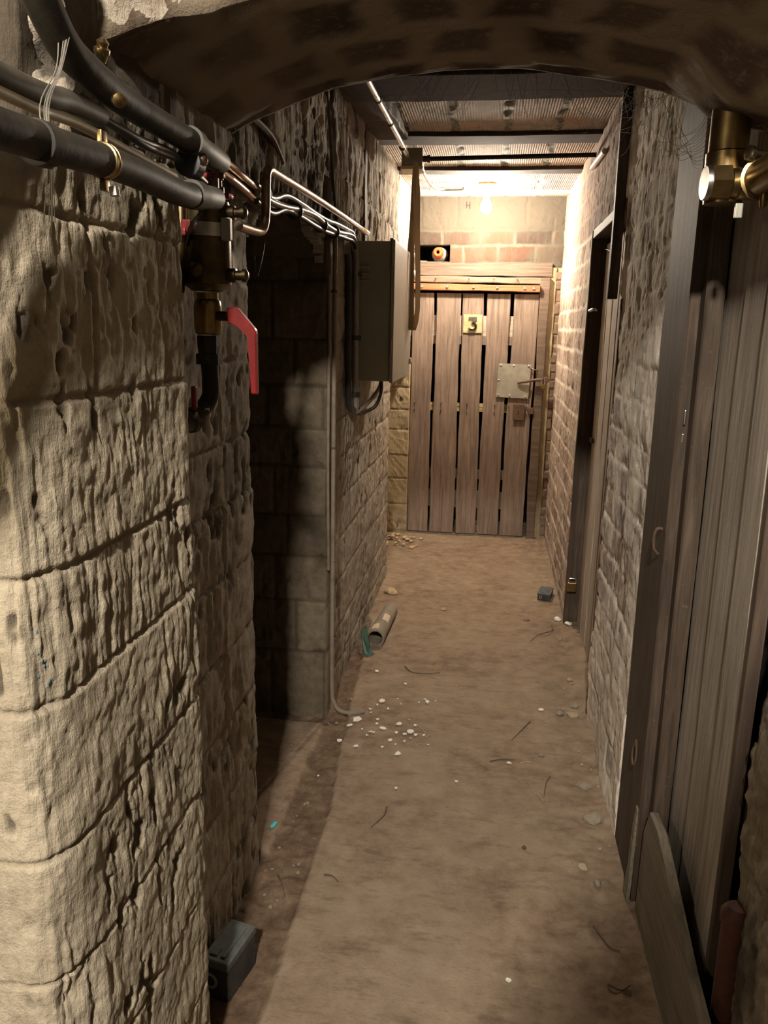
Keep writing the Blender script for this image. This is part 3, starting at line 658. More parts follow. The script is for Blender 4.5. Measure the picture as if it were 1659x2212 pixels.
bt = MB().board((0.292, 5.655, 1.762), (0.292, 5.655, 1.806), (-0.585, 5.655, 1.768), (-0.585, 5.655, 1.812), (0, -1, 0), 0.04, 9, 14, 0.0012).build('batten', 'wood_orange', d1)
bt['label'] = 'orange batten with dome bolts'
for x in (-0.52, -0.343, -0.162, 0.002, 0.189, 0.25):
    MB().lathe((x, 5.655, 1.789-(x+0.5)*0.007), (0, -1, 0), [(0, 0.0105), (0.003, 0.0105), (0.006, 0.008), (0.0085, 0.004), (0.009, 0.0005)], 14).build('bolt', 'steel', bt, True)
hd = MB().board((0.30, 5.69, 1.818), (0.30, 5.69, 1.860), (-0.59, 5.69, 1.822), (-0.59, 5.69, 1.864), (0, -1, 0), 0.06, 11, 14, 0.0015).build('header', 'wood_head', d1)
for x in (-0.43, -0.20, -0.03, 0.13): MB().tube([(x, 5.69, 1.85), (x+0.012, 5.665, 1.842), (x+0.004, 5.655, 1.83), (x-0.012, 5.652, 1.822)], 0.0022, 6).build('nail', 'rust', hd)
MB().board((0.37, 5.715, 1.868), (0.37, 5.715, 1.955), (-0.62, 5.715, 1.868), (-0.62, 5.715, 1.955), (0, -1, 0), 0.12, 12, 14, 0.003).build('lintel', 'wood_lintel', d1)
MB().board((0.300, 5.69, -0.01), (0.362, 5.69, -0.01), (0.297, 5.69, 1.862), (0.358, 5.69, 1.862), (0, -1, 0), 0.07, 13, 24, 0.003).build('frame_post', 'wood_lintel', d1)
MB().b2((-0.60, 5.71, -0.02), (0.31, 5.78, 0.012), 0.003).build('threshold', 'chipg', d1)
nb = MB().board((-0.222, 5.690, 1.482), (-0.092, 5.690, 1.482), (-0.222, 5.690, 1.608), (-0.092, 5.690, 1.608), (0, -1, 0), 0.008, 15, 6, 0.0008).build('number_plate', 'plate3', d1)
nb['label'] = 'yellowed plate with a black 3'
# the figure 3: flat top bar, diagonal, round lower bowl
def ribbon(mb, pts, w, y0, th):
    for (a, b_) in zip(pts, pts[1:]):
        a = Vector((a[0], y0, a[1])); b_ = Vector((b_[0], y0, b_[1])); dd = (b_-a).normalized(); nn = Vector((-dd.z, 0, dd.x))*w/2; e = dd*w*0.28
        mb.prism([a-e-nn, b_+e-nn, b_+e+nn, a-e+nn], (0, -th, 0))
g = MB(); ox, oz = -0.186, 1.497
ribbon(g, [(ox+0.004, oz+0.086), (ox+0.052, oz+0.086)], 0.016, 5.6815, 0.001)
ribbon(g, [(ox+0.052, oz+0.082), (ox+0.026, oz+0.056)], 0.015, 5.6812, 0.001)
arc = [(ox+0.026, oz+0.056)]+[(ox+0.026+0.027*math.cos(q), oz+0.028+0.026*math.sin(q)) for q in [math.radians(k) for k in range(75, -151, -25)]]
ribbon(g, arc, 0.015, 5.6808, 0.001)
ribbon(g, [(ox+0.002, oz+0.078), (ox+0.002, oz+0.092)], 0.006, 5.6810, 0.001)
g.build('numeral', 'ink', nb)
mp = MB(); mp.prism([(0.040, 5.690, 1.277), (0.266, 5.690, 1.272), (0.258, 5.690, 1.034), (0.030, 5.690, 1.040)], (0, -0.003, 0)); mp.b2((0.033, 5.6868, 1.155), (0.17, 5.6862, 1.157)); mp.prism([(0.176, 5.6868, 1.272), (0.1785, 5.6868, 1.272), (0.166, 5.6868, 1.036), (0.1635, 5.6868, 1.036)], (0, -0.0006, 0))
mpo = mp.build('metal_plate', 'zinc', d1); mpo['label'] = 'galvanised plate with screws'
for x, z_ in ((0.055, 1.262), (0.145, 1.262), (0.250, 1.260), (0.045, 1.158), (0.047, 1.055), (0.125, 1.052), (0.240, 1.046)):
    MB().lathe((x, 5.687, z_), (0, -1, 0), [(0, 0.0075), (0.002, 0.0072), (0.0045, 0.004), (0.005, 0.0005)], 12).build('screw', 'steel', mpo, True)
hs = MB(); hs.tube([(0.178, 5.68, 1.142), (0.20, 5.672, 1.148), (0.25, 5.665, 1.158), (0.30, 5.662, 1.168), (0.375, 5.655, 1.172)], 0.010, 8, 4, rf=lambda t: 0.75+0.4*t)
hs.lathe((0.372, 5.665, 1.172), (0, -1, 0), [(0, 0.021), (0.02, 0.021), (0.024, 0.017)], 18)
hso = hs.build('hasp', 'rust', d1, True); hso['label'] = 'rusty hasp bar'
MB().tube([(0.262, 5.688, 1.245), (0.275, 5.67, 1.245), (0.285, 5.67, 1.238), (0.31, 5.688, 1.240)], 0.004, 8, 4).build('hook', 'steel', d1, True)
lk = MB().b2((0.157, 5.684, 0.880), (0.238, 5.694, 0.992), 0.002).build('lock_plate', 'rust', d1)
MB().b2((0.190, 5.6825, 0.918), (0.200, 5.6835, 0.948)).build('keyhole', 'void', lk)
MB().b2((0.262, 5.678, 0.925), (0.300, 5.696, 0.972), 0.004).build('catch', 'rust', d1)
for z_ in (0.982, 0.932):
    for x in (-0.549, -0.358, -0.172, 0.024, 0.125, 0.221, 0.25):
        if x == 0.125 and z_ < 0.95: continue
        MB().lathe((x, 5.685 if x in (0.221,) else 5.690, z_-(x*0.006)), (0, -1, 0), [(-0.01, 0.0045), (0.0, 0.0045), (0.002, 0.0035), (0.0025, 0.0005)], 10).build('rivet', 'steel', d1, True)
pd = thing('padlock', (0.352, 5.645, 1.10), 'small brass padlock hanging from the hasp of door 3', 'padlock')
MB().b2((0.338, 5.632, 1.105), (0.368, 5.650, 1.142), 0.004).build('body', 'brass', pd)
MB().tube([(0.344, 5.641, 1.138), (0.344, 5.641, 1.172), (0.350, 5.641, 1.184), (0.357, 5.641, 1.184), (0.362, 5.641, 1.172), (0.362, 5.641, 1.138)], 0.0032, 8, 4).build('shackle', 'steel', pd, True)

# ---- side door, right (dark steel-edged jamb, plank leaf in the recess)
d2 = thing('door_2', (0.50, 3.5, 0.0), 'recessed plank door in the right brick wall with black jamb', 'door', kind='structure')
MB().board((0.432, 3.972, -0.02), (0.66, 3.972, -0.02), (0.432, 3.972, 1.965), (0.66, 3.972, 1.965), (0, -1, 0), 0.03, 31, 20, 0.0015).build('jamb', 'wood_dark', d2)
MB().b2((0.436, 2.95, 1.93), (0.66, 3.98, 1.968), 0.003).build('head', 'wood_dark', d2)
for i, (ya, yb) in enumerate(((2.96, 3.10), (3.115, 3.26), (3.272, 3.43), (3.452, 3.60), (3.625, 3.78), (3.79, 3.95))):
    MB().board((0.50, yb, 0.0), (0.50, ya, 0.0), (0.50, yb, 1.90), (0.50, ya, 1.90), (-1, 0, 0), 0.022, 32+i, 20, 0.002).build('plank', 'wood_grey', d2)
MB().b2((0.455, 2.962, -0.01), (0.50, 3.035, 1.93), 0.004).build('stile', 'wood_grey', d2)
MB().b2((0.438, 2.952, -0.01), (0.452, 2.975, 1.62), 0.003).build('edge_strip', 'wood_brown', d2)
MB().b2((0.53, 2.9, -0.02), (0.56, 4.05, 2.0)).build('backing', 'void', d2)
MB().tube([(0.44, 3.93, 1.60), (0.455, 3.90, 1.607), (0.47, 3.90, 1.603)], 0.007, 8, 3).build('hook', 'steel', d2, True)
MB().tube([(0.49, 3.94, 1.88), (0.47, 3.6, 1.84), (0.455, 3.45, 1.80)], 0.0025, 6, 4).build('wire', 'rust', d2)
MB().b2((0.487, 3.85, 0.98), (0.497, 3.93, 1.0), 0.002).build('latch', 'rust', d2)
pb_ = thing('padlock', (0.455, 3.93, 0.19), 'square brass padlock low on the black jamb of the right door', 'padlock')
MB().b2((0.436, 3.925, 0.198), (0.482, 3.942, 0.248), 0.004).build('body', 'brass', pb_)
MB().tube([(0.443, 3.933, 0.245), (0.443, 3.933, 0.262), (0.448, 3.933, 0.268), (0.472, 3.933, 0.268), (0.477, 3.933, 0.262), (0.477, 3.933, 0.245)], 0.003, 8, 3).build('shackle', 'steel', pb_, True)
# dark batten hanging at the corner above
o = MB().board((0.402, 3.10, 1.622), (0.402, 3.045, 1.622), (0.408, 3.13, 2.36), (0.404, 3.075, 2.36), (-1, 0, 0), 0.035, 40, 16, 0.002).build('batten', 'wood_dark')
tag(o, 'dark hanging batten at the upper right corner of the brick pier', 'batten')

# ---- near right door: jamb post, planks
d3 = thing('door_3', (0.50, 1.75, 0.0), 'tall grey plank door in the right foreground', 'door', kind='structure')
MB().board((0.437, 2.175, -0.03), (0.437, 1.885, -0.03), (0.437, 2.205, 2.12), (0.437, 1.945, 2.12), (-1, 0, 0), 0.05, 50, 24, 0.002).build('jamb', 'wood_dark', d3)
MB().board((0.462, 1.90, 0.0), (0.462, 1.845, 0.0), (0.462, 1.95, 2.12), (0.462, 1.90, 2.12), (-1, 0, 0), 0.04, 51, 24, 0.002).build('jamb_stop', 'wood_dark', d3)
pls = [((1.865, 1.72), (1.925, 1.775), 0.010), ((1.712, 1.575), (1.762, 1.625), 0.005), ((1.560, 1.455), (1.608, 1.49), 0.0)]
for i, ((b0, b1), (t0, t1), off) in enumerate(pls):
    MB().board((0.500+off, b0, 0.03), (0.502+off, b1, 0.03), (0.502+off, t0, 2.0), (0.502+off, t1, 2.0), (-1, 0, 0), 0.024, 52+i, 30, 0.003, 0.002).build('plank', 'wood_grey', d3)
MB().board((0.498, 1.446, 0.03), (0.498, 1.43, 0.03), (0.498, 1.478, 2.0), (0.498, 1.45, 2.0), (-1, 0, 0), 0.024, 58, 20, 0.002).build('edge_strip', 'wood_brown', d3)
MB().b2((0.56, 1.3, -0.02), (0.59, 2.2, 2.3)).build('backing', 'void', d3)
MB().b2((0.532, 1.44, 1.62), (0.555, 1.93, 1.70), 0.003).build('ledge', 'wood_dark', d3)
MB().b2((0.532, 1.44, 0.55), (0.555, 1.93, 0.65), 0.003).build('ledge', 'wood_dark', d3)
MB().tube([(0.436, 1.955, 1.03), (0.424, 1.955, 1.03), (0.418, 1.955, 1.015), (0.420, 1.955, 0.98), (0.432, 1.953, 0.965)], 0.004, 8, 4).build('hook', 'rust', d3, True)
MB().tube([(0.430, 1.98, 0.44), (0.425, 1.99, 0.40), (0.426, 1.97, 0.37), (0.430, 1.96, 0.40), (0.431, 1.98, 0.44)], 0.0025, 6, 4).build('ring', 'rust', d3, True)
MB().box((0.452, 1.925, 1.31), (0.004, 0.018, 0.035), None, 0.0015).build('staple', 'steel', d3)
MB().box((0.453, 1.93, 1.26), (0.006, 0.016, 0.022), None, 0.0015).build('staple', 'steel', d3)
# long kick board on edge along the foot of the door
kx = 0.445
b = MB(); b.prism([(kx, 1.862, -0.01), (kx, 0.90, -0.01), (kx, 0.90, 0.20), (kx, 1.38, 0.255), (kx, 1.62, 0.318), (kx, 1.72, 0.345), (kx, 1.815, 0.335), (kx, 1.858, 0.25)], (0.022, 0, 0), 0.003)
tag(b.build('plank', 'wood_kick'), 'grey plank standing on edge along the foot of the near right door', 'plank')
b = MB(); b.board((0.425, 1.935, 0.0), (0.425, 1.885, 0.0), (0.434, 1.925, 0.28), (0.434, 1.905, 0.28), (-1, 0, 0), 0.008, 61, 8, 0.002)
tag(b.build('wood_splinter', 'wood_kick'), 'short pale splinter of wood beside the end of the grey plank', 'wood')
b = MB(); b.cyl((0.508, 1.33, -0.02), (0.508, 1.345, 0.42), 0.028, 12, 0.026); b.lathe((0.508, 1.345, 0.42), (0, 0, 1), [(0, 0.030), (0.02, 0.030), (0.035, 0.018)], 12)
tag(b.build('pipe_stub', 'rustred', None, True), 'dark red-brown pipe stub at the foot of the near right wall', 'pipe')

# ================================================================== SERVICES, LEFT
# lower iron pipe
t = thing('iron_pipe', (-0.47, 1.0, 1.66), 'thick black iron pipe, lowest of the overhead pipes on the left pier', 'pipe')
MB().tube([(-0.455, 0.30, 1.665), (-0.455, 0.66, 1.668), (-0.462, 0.96, 1.685), (-0.475, 1.18, 1.690), (-0.485, 1.27, 1.700)], 0.0185, 20, 6).build('pipe', 'pipe_dark', t, True)
MB().lathe((-0.4855, 1.26, 1.70), (-0.04, 1, 0.10), [(0, 0.0185), (0.001, 0.0225), (0.035, 0.0225), (0.038, 0.019), (0.125, 0.019), (0.130, 0.016)], 22).build('coupling', 'pipe_grey', t, True)
MB().lathe((-0.457, 0.775, 1.672), (0.0, 1, 0.05), [(0, 0.0185), (0.001, 0.022), (0.022, 0.022), (0.023, 0.0185)], 22).build('collar', 'pipe_dark', t, True)
cl = MB().lathe((-0.4605, 0.918, 1.683), (0.0, 1, 0.05), [(0, 0.0190), (0.001, 0.0205), (0.005, 0.0205), (0.0055, 0.0195), (0.009, 0.0195), (0.0095, 0.0205), (0.013, 0.0205), (0.014, 0.019)], 24); cl.b2((-0.464, 0.918, 1.650), (-0.458, 0.932, 1.664), 0.001); cl.b2((-0.464, 0.918, 1.702), (-0.458, 0.932, 1.716), 0.001)
cl.build('clamp', 'brass', t, True)
MB().tube([(-0.450, 0.925, 1.655), (-0.449, 0.925, 1.645)], 0.006, 8).build('clamp_screw', 'steel', t, True)
# upper pipe with elbow
t = thing('iron_pipe', (-0.50, 1.1, 1.77), 'black iron pipe with an elbow running just under the arch', 'pipe')
MB().tube([(-0.47, 0.70, 1.98), (-0.475, 0.80, 1.865), (-0.485, 0.885, 1.803), (-0.49, 0.96, 1.788), (-0.50, 1.10, 1.785), (-0.50, 1.33, 1.787)], 0.019, 20, 8).build('pipe', 'pipe_dark', t, True)
MB().lathe((-0.50, 1.30, 1.787), (-0.05, 1, 0), [(0, 0.019), (0.001, 0.023), (0.03, 0.023), (0.033, 0.0195), (0.17, 0.0195), (0.18, 0.015)], 20).build('coupling', 'pipe_grey', t, True)
cl = MB(); cl.lathe((-0.487, 0.985, 1.806), (0.35, -0.3, 1), [(0, 0.006), (0.008, 0.008), (0.010, 0.0095), (0.015, 0.0095), (0.017, 0.006), (0.022, 0.0075), (0.026, 0.003)], 12); cl.build('clamp_bolt', 'brass', t, True)
cl = MB(); cl.lathe((-0.470, 0.985, 1.765), (0.6, -0.6, -0.3), [(0, 0.006), (0.006, 0.0085), (0.012, 0.0085), (0.015, 0.003)], 12); cl.build('clamp_bolt', 'brass', t, True)
# grey conduit and cables between them
o = MB().tube([(-0.475, 0.30, 1.728), (-0.49, 0.79, 1.733), (-0.50, 0.92, 1.747), (-0.505, 1.01, 1.752)], 0.0125, 14, 6).build('conduit', 'pipe_grey', None, True)
tag(o, 'dusty grey conduit between the two iron pipes at upper left', 'pipe')
t = thing('cable', (-0.50, 1.2, 1.75), 'bundle of black cables leaving the end of the dusty grey conduit', 'cable')
for k in range(2): MB().tube([(-0.503-0.008*k, 1.0, 1.750+0.006*k), (-0.50, 1.12, 1.748-0.004*k), (-0.508, 1.24, 1.758-0.006*k), (-0.515, 1.33, 1.752+0.006*k), (-0.52, 1.42, 1.745)], 0.0055, 10, 5).build('core', 'cable_blk', t, True)
MB().lathe((-0.506, 1.30, 1.755), (0, 1, 0), [(0, 0.012), (0.002, 0.022), (0.03, 0.022), (0.034, 0.012)], 14).build('clip', 'blk', t, True)
MB().lathe((-0.492, 1.325, 1.762), (0.7, -0.6, 0.1), [(0, 0.009), (0.006, 0.011), (0.010, 0.009), (0.013, 0.003)], 12).build('screw', 'copper', t, True)
o = MB().tube([(-0.47, 0.30, 1.706), (-0.487, 0.79, 1.716), (-0.495, 0.87, 1.722), (-0.50, 0.95, 1.728), (-0.503, 1.1, 1.726), (-0.503, 1.24, 1.722)], 0.0062, 12, 6).build('cable', 'cable_tan', None, True)
tag(o, 'tan cable running between the black pipes at upper left', 'cable')
# pair of copper pipes continuing beyond the pier
t = thing('copper_pipes', (-0.57, 1.8, 1.79), 'pair of parallel copper pipes rising past the top of the manifold', 'pipe')
MB().tube([(-0.555, 1.50, 1.825), (-0.575, 1.75, 1.828), (-0.58, 1.93, 1.815), (-0.585, 1.97, 1.812)], 0.011, 14, 5).build('pipe', 'copper', t, True)
MB().tube([(-0.555, 1.50, 1.800), (-0.575, 1.75, 1.803), (-0.58, 1.93, 1.790), (-0.585, 1.97, 1.79)], 0.009, 14, 5).build('pipe', 'copper', t, True)
# cable bundle along the wall to the cabinet
t = thing('cable_bundle', (-0.57, 2.6, 1.15), 'bundle of glossy grey and black cables from the copper pipes down beside the cabinet', 'cable')
for k, (dz, dx, mt, rr) in enumerate(((0.022, 0.0, 'cable_gry', 0.0085), (0.004, 0.004, 'cable_gry', 0.008), (-0.014, 0.0, 'cable_blk', 0.0075), (-0.004, -0.008, 'cable_gry', 0.007))):
    w = lambda a: a*(1 if k % 2 else -1)
    dx += 0.006; pts = [(-0.578+dx, 1.90, 1.800+dz), (-0.578+dx, 2.03, 1.795+dz+w(0.004)), (-0.575+dx, 2.16, 1.812+dz-w(0.006)), (-0.575+dx, 2.32, 1.822+dz), (-0.575+dx, 2.5, 1.825+dz+w(0.005)), (-0.575+dx, 2.68, 1.822+dz), (-0.575+dx, 2.86, 1.828+dz-w(0.004)), (-0.573+dx, 3.05, 1.838+dz*0.9), (-0.572+dx, 3.16, 1.838+dz*0.8), (-0.570+dx, 3.222-0.3*dz, 1.80+dz*0.3), (-0.568+dx, 3.235-dz*0.8, 1.72), (-0.568+dx, 3.24-dz*0.8, 1.5), (-0.568+dx, 3.24-dz*0.8, 1.30), (-0.566+dx, 3.25-dz*0.8, 1.20)]
    if k < 2: pts += [(-0.562, 3.29-dz, 1.155), (-0.55, 3.36, 1.16+dz*0.3), (-0.52, 3.43, 1.20), (-0.49, 3.45, 1.25), (-0.485, 3.45, 1.29)]
    elif k == 2: pts += [(-0.560, 3.30, 1.145), (-0.53, 3.36, 1.150), (-0.495, 3.38, 1.175), (-0.475, 3.38, 1.23), (-0.475, 3.38, 1.29)]
    MB().tube(pts, rr, 10, 6).build('cable', mt, t, True)
for y in (1.96, 2.28, 2.62, 2.82):
    MB().lathe((-0.576, y, 1.812+0.015*(y-1.96)), (0, 1, 0.02), [(0, 0.020), (0.001, 0.0245), (0.007, 0.0245), (0.008, 0.020)], 14).build('cable_tie', 'blk', t, True)
for z_ in (1.70, 1.45, 1.22): MB().lathe((-0.568, 3.238, z_), (0, 0, 1), [(0, 0.018), (0.001, 0.026), (0.02, 0.026), (0.021, 0.018)], 14).build('cable_tie', 'blk', t, True)
# thick black riser conduit left of the cabinet
o = MB().tube([(-0.580, 3.14, 1.78), (-0.580, 3.16, 1.70), (-0.580, 3.165, 1.3), (-0.578, 3.19, 1.19), (-0.57, 3.24, 1.165)], 0.014, 14, 6).build('conduit', 'cable_blk', None, True)
tag(o, 'black riser conduit on the wall just left of the grey cabinet', 'pipe')
# S-shaped copper pipe
t = thing('copper_pipe', (-0.545, 2.2, 1.72), 'bright copper pipe bent down like a crook to the manifold', 'pipe')
MB().tube([(-0.555, 3.45, 1.892), (-0.548, 2.5, 1.875), (-0.540, 1.97, 1.858), (-0.536, 1.89, 1.853), (-0.535, 1.862, 1.838), (-0.535, 1.855, 1.80), (-0.535, 1.848, 1.745), (-0.536, 1.83, 1.715), (-0.54, 1.79, 1.706), (-0.545, 1.68, 1.704)], 0.0105, 16, 6).build('pipe', 'copper', t, True)
MB().tube([(-0.555, 3.33, 1.885), (-0.548, 3.33, 1.918), (-0.55, 3.30, 1.935), (-0.555, 3.28, 1.915), (-0.552, 3.30, 1.888)], 0.0035, 8, 4).build('wire_loop', 'rust', t, True)
# bronze manifold
mx, my = -0.548, 1.49
t = thing('water_manifold', (mx, my, 1.45), 'vertical bronze water manifold with red taps on the left wall', 'valve')
MB().lathe((mx, my, 1.575), (0, 0, 1), [(-0.012, 0.030), (-0.008, 0.033), (0, 0.046), (0.01, 0.047), (0.135, 0.047), (0.148, 0.045), (0.152, 0.036), (0.170, 0.022)], 36).build('barrel', 'bronze', t, True)
MB().lathe((mx, my, 1.658), (0, 0, 1), [(0, 0.0472), (0.001, 0.0495), (0.025, 0.0495), (0.026, 0.0472)], 36).build('band', 'steel', t, True)
MB().b2((mx+0.040, my-0.03, 1.652), (mx+0.058, my-0.015, 1.692), 0.002).build('bracket', 'zinc', t)
MB().lathe((mx, my, 1.482), (0, 0, 1), [(0, 0.020), (0.002, 0.0245), (0.012, 0.0265), (0.05, 0.0265), (0.062, 0.025), (0.066, 0.021), (0.078, 0.021)], 28).build('valve_body', 'brass', t, True)
MB().lathe((mx, my, 1.425), (0, 0, 1), [(0, 0.018), (0.001, 0.0255), (0.020, 0.0255), (0.022, 0.020), (0.035, 0.022), (0.055, 0.022)], 6).build('union_nut', 'pipe_dark', t)
st = MB().cyl((mx+0.02, my-0.008, 1.517), (mx+0.062, my-0.012, 1.517), 0.009, 12).build('valve_stem', 'bronze', t, True)
lv = MB(); lv.prism([(mx+0.046, my-0.028, 1.532), (mx+0.066, my-0.028, 1.534), (mx+0.079, my-0.028, 1.519), (mx+0.101, my-0.028, 1.494), (mx+0.103, my-0.028, 1.488), (mx+0.103, my-0.028, 1.372), (mx+0.090, my-0.028, 1.372), (mx+0.088, my-0.028, 1.482), (mx+0.066, my-0.028, 1.502), (mx+0.048, my-0.028, 1.504)], (0, 0.016, 0), 0.0025)
lo_ = lv.build('lever', 'red', t); lo_['label'] = 'long red ball valve lever'
def tap(p, dirn, hd, hlen=0.05):
    p = Vector(p); dn_ = Vector(dirn).normalized()
    b = MB().lathe(p, dn_, [(0, 0.008), (0.012, 0.008), (0.013, 0.013), (0.028, 0.013), (0.029, 0.009), (0.04, 0.009), (0.041, 0.012), (0.048, 0.012), (0.052, 0.006)], 12).build('tap', 'bronze', t, True)
    if hd:
        h0 = p+Vector(hd); MB().box(h0, (hlen, 0.018, 0.010), None, 0.004).build('tap_handle', 'red', b)
        MB().cyl(h0-Vector((0, 0, 0.02)), h0+Vector((0, 0, 0.002)), 0.006, 10).build('tap_spindle', 'steel', b, True)
tap((mx+0.01, my-0.035, 1.713), (0.35, -1, 0), None); tap((mx-0.005, my-0.035, 1.598), (0.3, -1, 0), None)
tap((mx+0.03, my, 1.704), (1, 0.0, 0), None); tap((mx+0.03, my, 1.592), (1, 0.0, 0), None)
tap((mx+0.022, my+0.01, 1.722), (0, 0, 1), (0.0, 0, 0.012), 0.058)
MB().b2((mx-0.045, my-0.075, 1.655), (mx-0.010, my-0.055, 1.668), 0.003).build('tap_handle', 'red', t)
MB().box((mx-0.012, my-0.06, 1.672), (0.018, 0.016, 0.024), None, 0.003).build('tap_handle', 'red', t)
MB().tube([(mx-0.03, my-0.04, 1.735), (mx-0.03, my-0.045, 1.66), (mx-0.04, my-0.04, 1.60), (mx-0.045, my-0.03, 1.56)], 0.012, 12, 4).build('side_pipe', 'bronze', t, True)
tp_ = MB().box((mx+0.012, my-0.02, 1.765), (0.070, 0.014, 0.009), None, 0.003); tp_.b2((mx+0.028, my-0.026, 1.735), (mx+0.036, my-0.018, 1.765), 0.001)
tp_.build('tap_handle', 'red', t)
MB().tube([(mx, my, 1.43), (mx+0.001, my, 1.39), (mx, my-0.004, 1.362), (mx-0.010, my-0.03, 1.338), (mx-0.03, my-0.07, 1.322), (mx-0.055, my-0.12, 1.318)], 0.0165, 18, 6).build('bend', 'pipe_dark', t, True)
MB().lathe((mx-0.005, my-0.075, 1.320), (-0.35, -1, 0.0), [(0, 0.016), (0.001, 0.019), (0.012, 0.019), (0.013, 0.0155), (0.10, 0.0155)], 16).build('tail_pipe', 'pipe_grey', t, True)
o = thing('drain_tap', (mx-0.02, 1.40, 1.345), 'small drain tap with a red lever below the manifold', 'tap')
MB().box((mx+0.004, 1.395, 1.368), (0.009, 0.012, 0.044), None, 0.003).build('lever', 'red', o)
MB().cyl((mx-0.025, 1.40, 1.346), (mx+0.03, 1.40, 1.347), 0.004, 8).build('spindle', 'bronze', o, True)
MB().lathe((mx-0.03, 1.40, 1.334), (1, 0, 0), [(0, 0.010), (0.02, 0.012), (0.035, 0.009)], 12).build('body', 'bronze', o, True)

# vertical conduit + thin cable at the corner of the recess
t = thing('conduit', (-0.57, 2.84, 0.0), 'thin brown vertical conduit running to the floor beside the recess corner', 'pipe')
MB().tube([(-0.572, 2.845, 1.85), (-0.572, 2.835, 1.5), (-0.572, 2.830, 1.0), (-0.572, 2.825, 0.5), (-0.570, 2.815, 0.12), (-0.560, 2.81, 0.045), (-0.535, 2.805, 0.015), (-0.49, 2.81, 0.006), (-0.44, 2.83, 0.008)], 0.0085, 12, 5).build('pipe', 'trunk', t, True)
for z_ in (1.62, 1.06, 0.62, 0.30): MB().lathe((-0.572, 2.832, z_), (0, 0, 1), [(0, 0.0085), (0.001, 0.0115), (0.008, 0.0115), (0.009, 0.0085)], 12).build('clip', 'rust', t, True)
MB().tube([(-0.585, 2.80, 1.68), (-0.583, 2.795, 1.4), (-0.586, 2.80, 1.0), (-0.583, 2.80, 0.6)], 0.006, 8, 4).build('second_cable', 'trunk', t, True)
o = MB().tube([(-0.590, 2.72, 2.33), (-0.588, 2.80, 2.20), (-0.586, 2.86, 2.02), (-0.582, 2.89, 1.92), (-0.575, 2.87, 1.86), (-0.572, 2.85, 1.80)], 0.0055, 8, 6).build('cable', 'cable_blk', None, True)
tag(o, 'thin black cable dropping down the wall above the recess', 'cable')
o = MB().tube([(-0.588, 1.78, 1.915), (-0.585, 1.80, 1.955), (-0.585, 1.87, 1.968), (-0.585, 1.98, 1.972), (-0.588, 2.10, 1.965), (-0.59, 2.2, 1.93)], 0.009, 8, 5).build('hook', 'rust', None, True)
tag(o, 'rusty iron hook on the wall above the copper pipe', 'hook')

# ---- electrical cabinet
t = thing('electrical_cabinet', (-0.50, 3.62, 1.28), 'grey metal electrical cabinet on the left wall', 'cabinet')
MB().b2((-0.590, 3.30, 1.283), (-0.432, 3.97, 1.845), 0.003).build('body', 'cab', t)
dr = MB(); dr.b2((-0.430, 3.292, 1.278), (-0.415, 3.978, 1.850), 0.003); dro = dr.build('door', 'cab', t)
for z_ in (1.745, 1.395): MB().cyl((-0.424, 3.288, z_), (-0.424, 3.288, z_+0.055), 0.0035, 8).build('hinge', 'cab', t, True)
v = MB()
for k in range(3): v.box((-0.545, 3.297, 1.745-0.028*k), (0.055, 0.006, 0.008), Matrix.Rotation(0.5, 3, 'X'), 0.001)
v.build('vent_slots', 'cab', t)
for z_ in (1.77, 1.345):
    l_ = MB().lathe((-0.415, 3.93, z_), (1, 0, 0), [(0, 0.013), (0.010, 0.013), (0.013, 0.009)], 16).build('lock', 'steel', dro, True)
MB().b2((-0.440, 3.315, 1.845), (-0.425, 3.35, 1.858), 0.002).build('lug', 'cab', t)
# cable sockets on the wall beyond the cabinet
for k, z_ in enumerate((1.86, 1.755)):
    o = MB().lathe((-0.50, 5.10, z_+0.07), (0.3, -1, 0.1), [(0, 0.030), (0.015, 0.032), (0.03, 0.024), (0.035, 0.012)], 16).build('wall_insulator', 'cone_w', None, True)
    o.location.x = -0.575+0.05
    tag(o, ['white porcelain insulator on the wall beyond the cabinet, upper one', 'white porcelain insulator on the wall beyond the cabinet, lower one'][k], 'insulator')

# ---- junction box, ceiling conduits, strap
t = thing('junction_box', (-0.43, 4.05, 2.26), 'dusty square junction box under the ceiling', 'box')
MB().b2((-0.486, 4.02, 2.262), (-0.385, 4.12, 2.345), 0.004).build('body', 'box', t)
MB().b2((-0.490, 4.015, 2.248), (-0.381, 4.125, 2.263), 0.003).build('lid', 'cable_tan', t)
MB().lathe((-0.384, 4.05, 2.30), (1, 0, 0), [(0, 0.014), (0.02, 0.014), (0.021, 0.018), (0.035, 0.018)], 12).build('gland', 'blk', t, True)
MB().lathe((-0.41, 4.0, 2.245), (0, 0, 1), [(0, 0.003), (0.004, 0.009), (0.012, 0.009), (0.016, 0.004)], 12).build('hook_eye', 'steel', t, True)
t = thing('conduit', (-0.46, 3.4, 2.29), 'shiny galvanised conduit running to the junction box under the ceiling', 'pipe')
MB().tube([(-0.452, 2.2, 2.285), (-0.455, 2.9, 2.295), (-0.452, 3.6, 2.30), (-0.450, 4.03, 2.30)], 0.0115, 14, 4).build('pipe', 'steel', t, True)
for y in (3.02, 3.35, 3.78): MB().lathe((-0.455, y, 2.297), (0, 1, 0), [(0, 0.0115), (0.001, 0.0145), (0.014, 0.0145), (0.015, 0.0115)], 12).build('saddle', 'rust', t, True)
t = thing('conduit', (0.0, 4.05, 2.30), 'straight dark conduit crossing the passage from the junction box', 'pipe')
MB().tube([(-0.355, 4.05, 2.300), (0.43, 4.05, 2.312)], 0.0105, 12).build('pipe', 'pipe_dark', t, True)
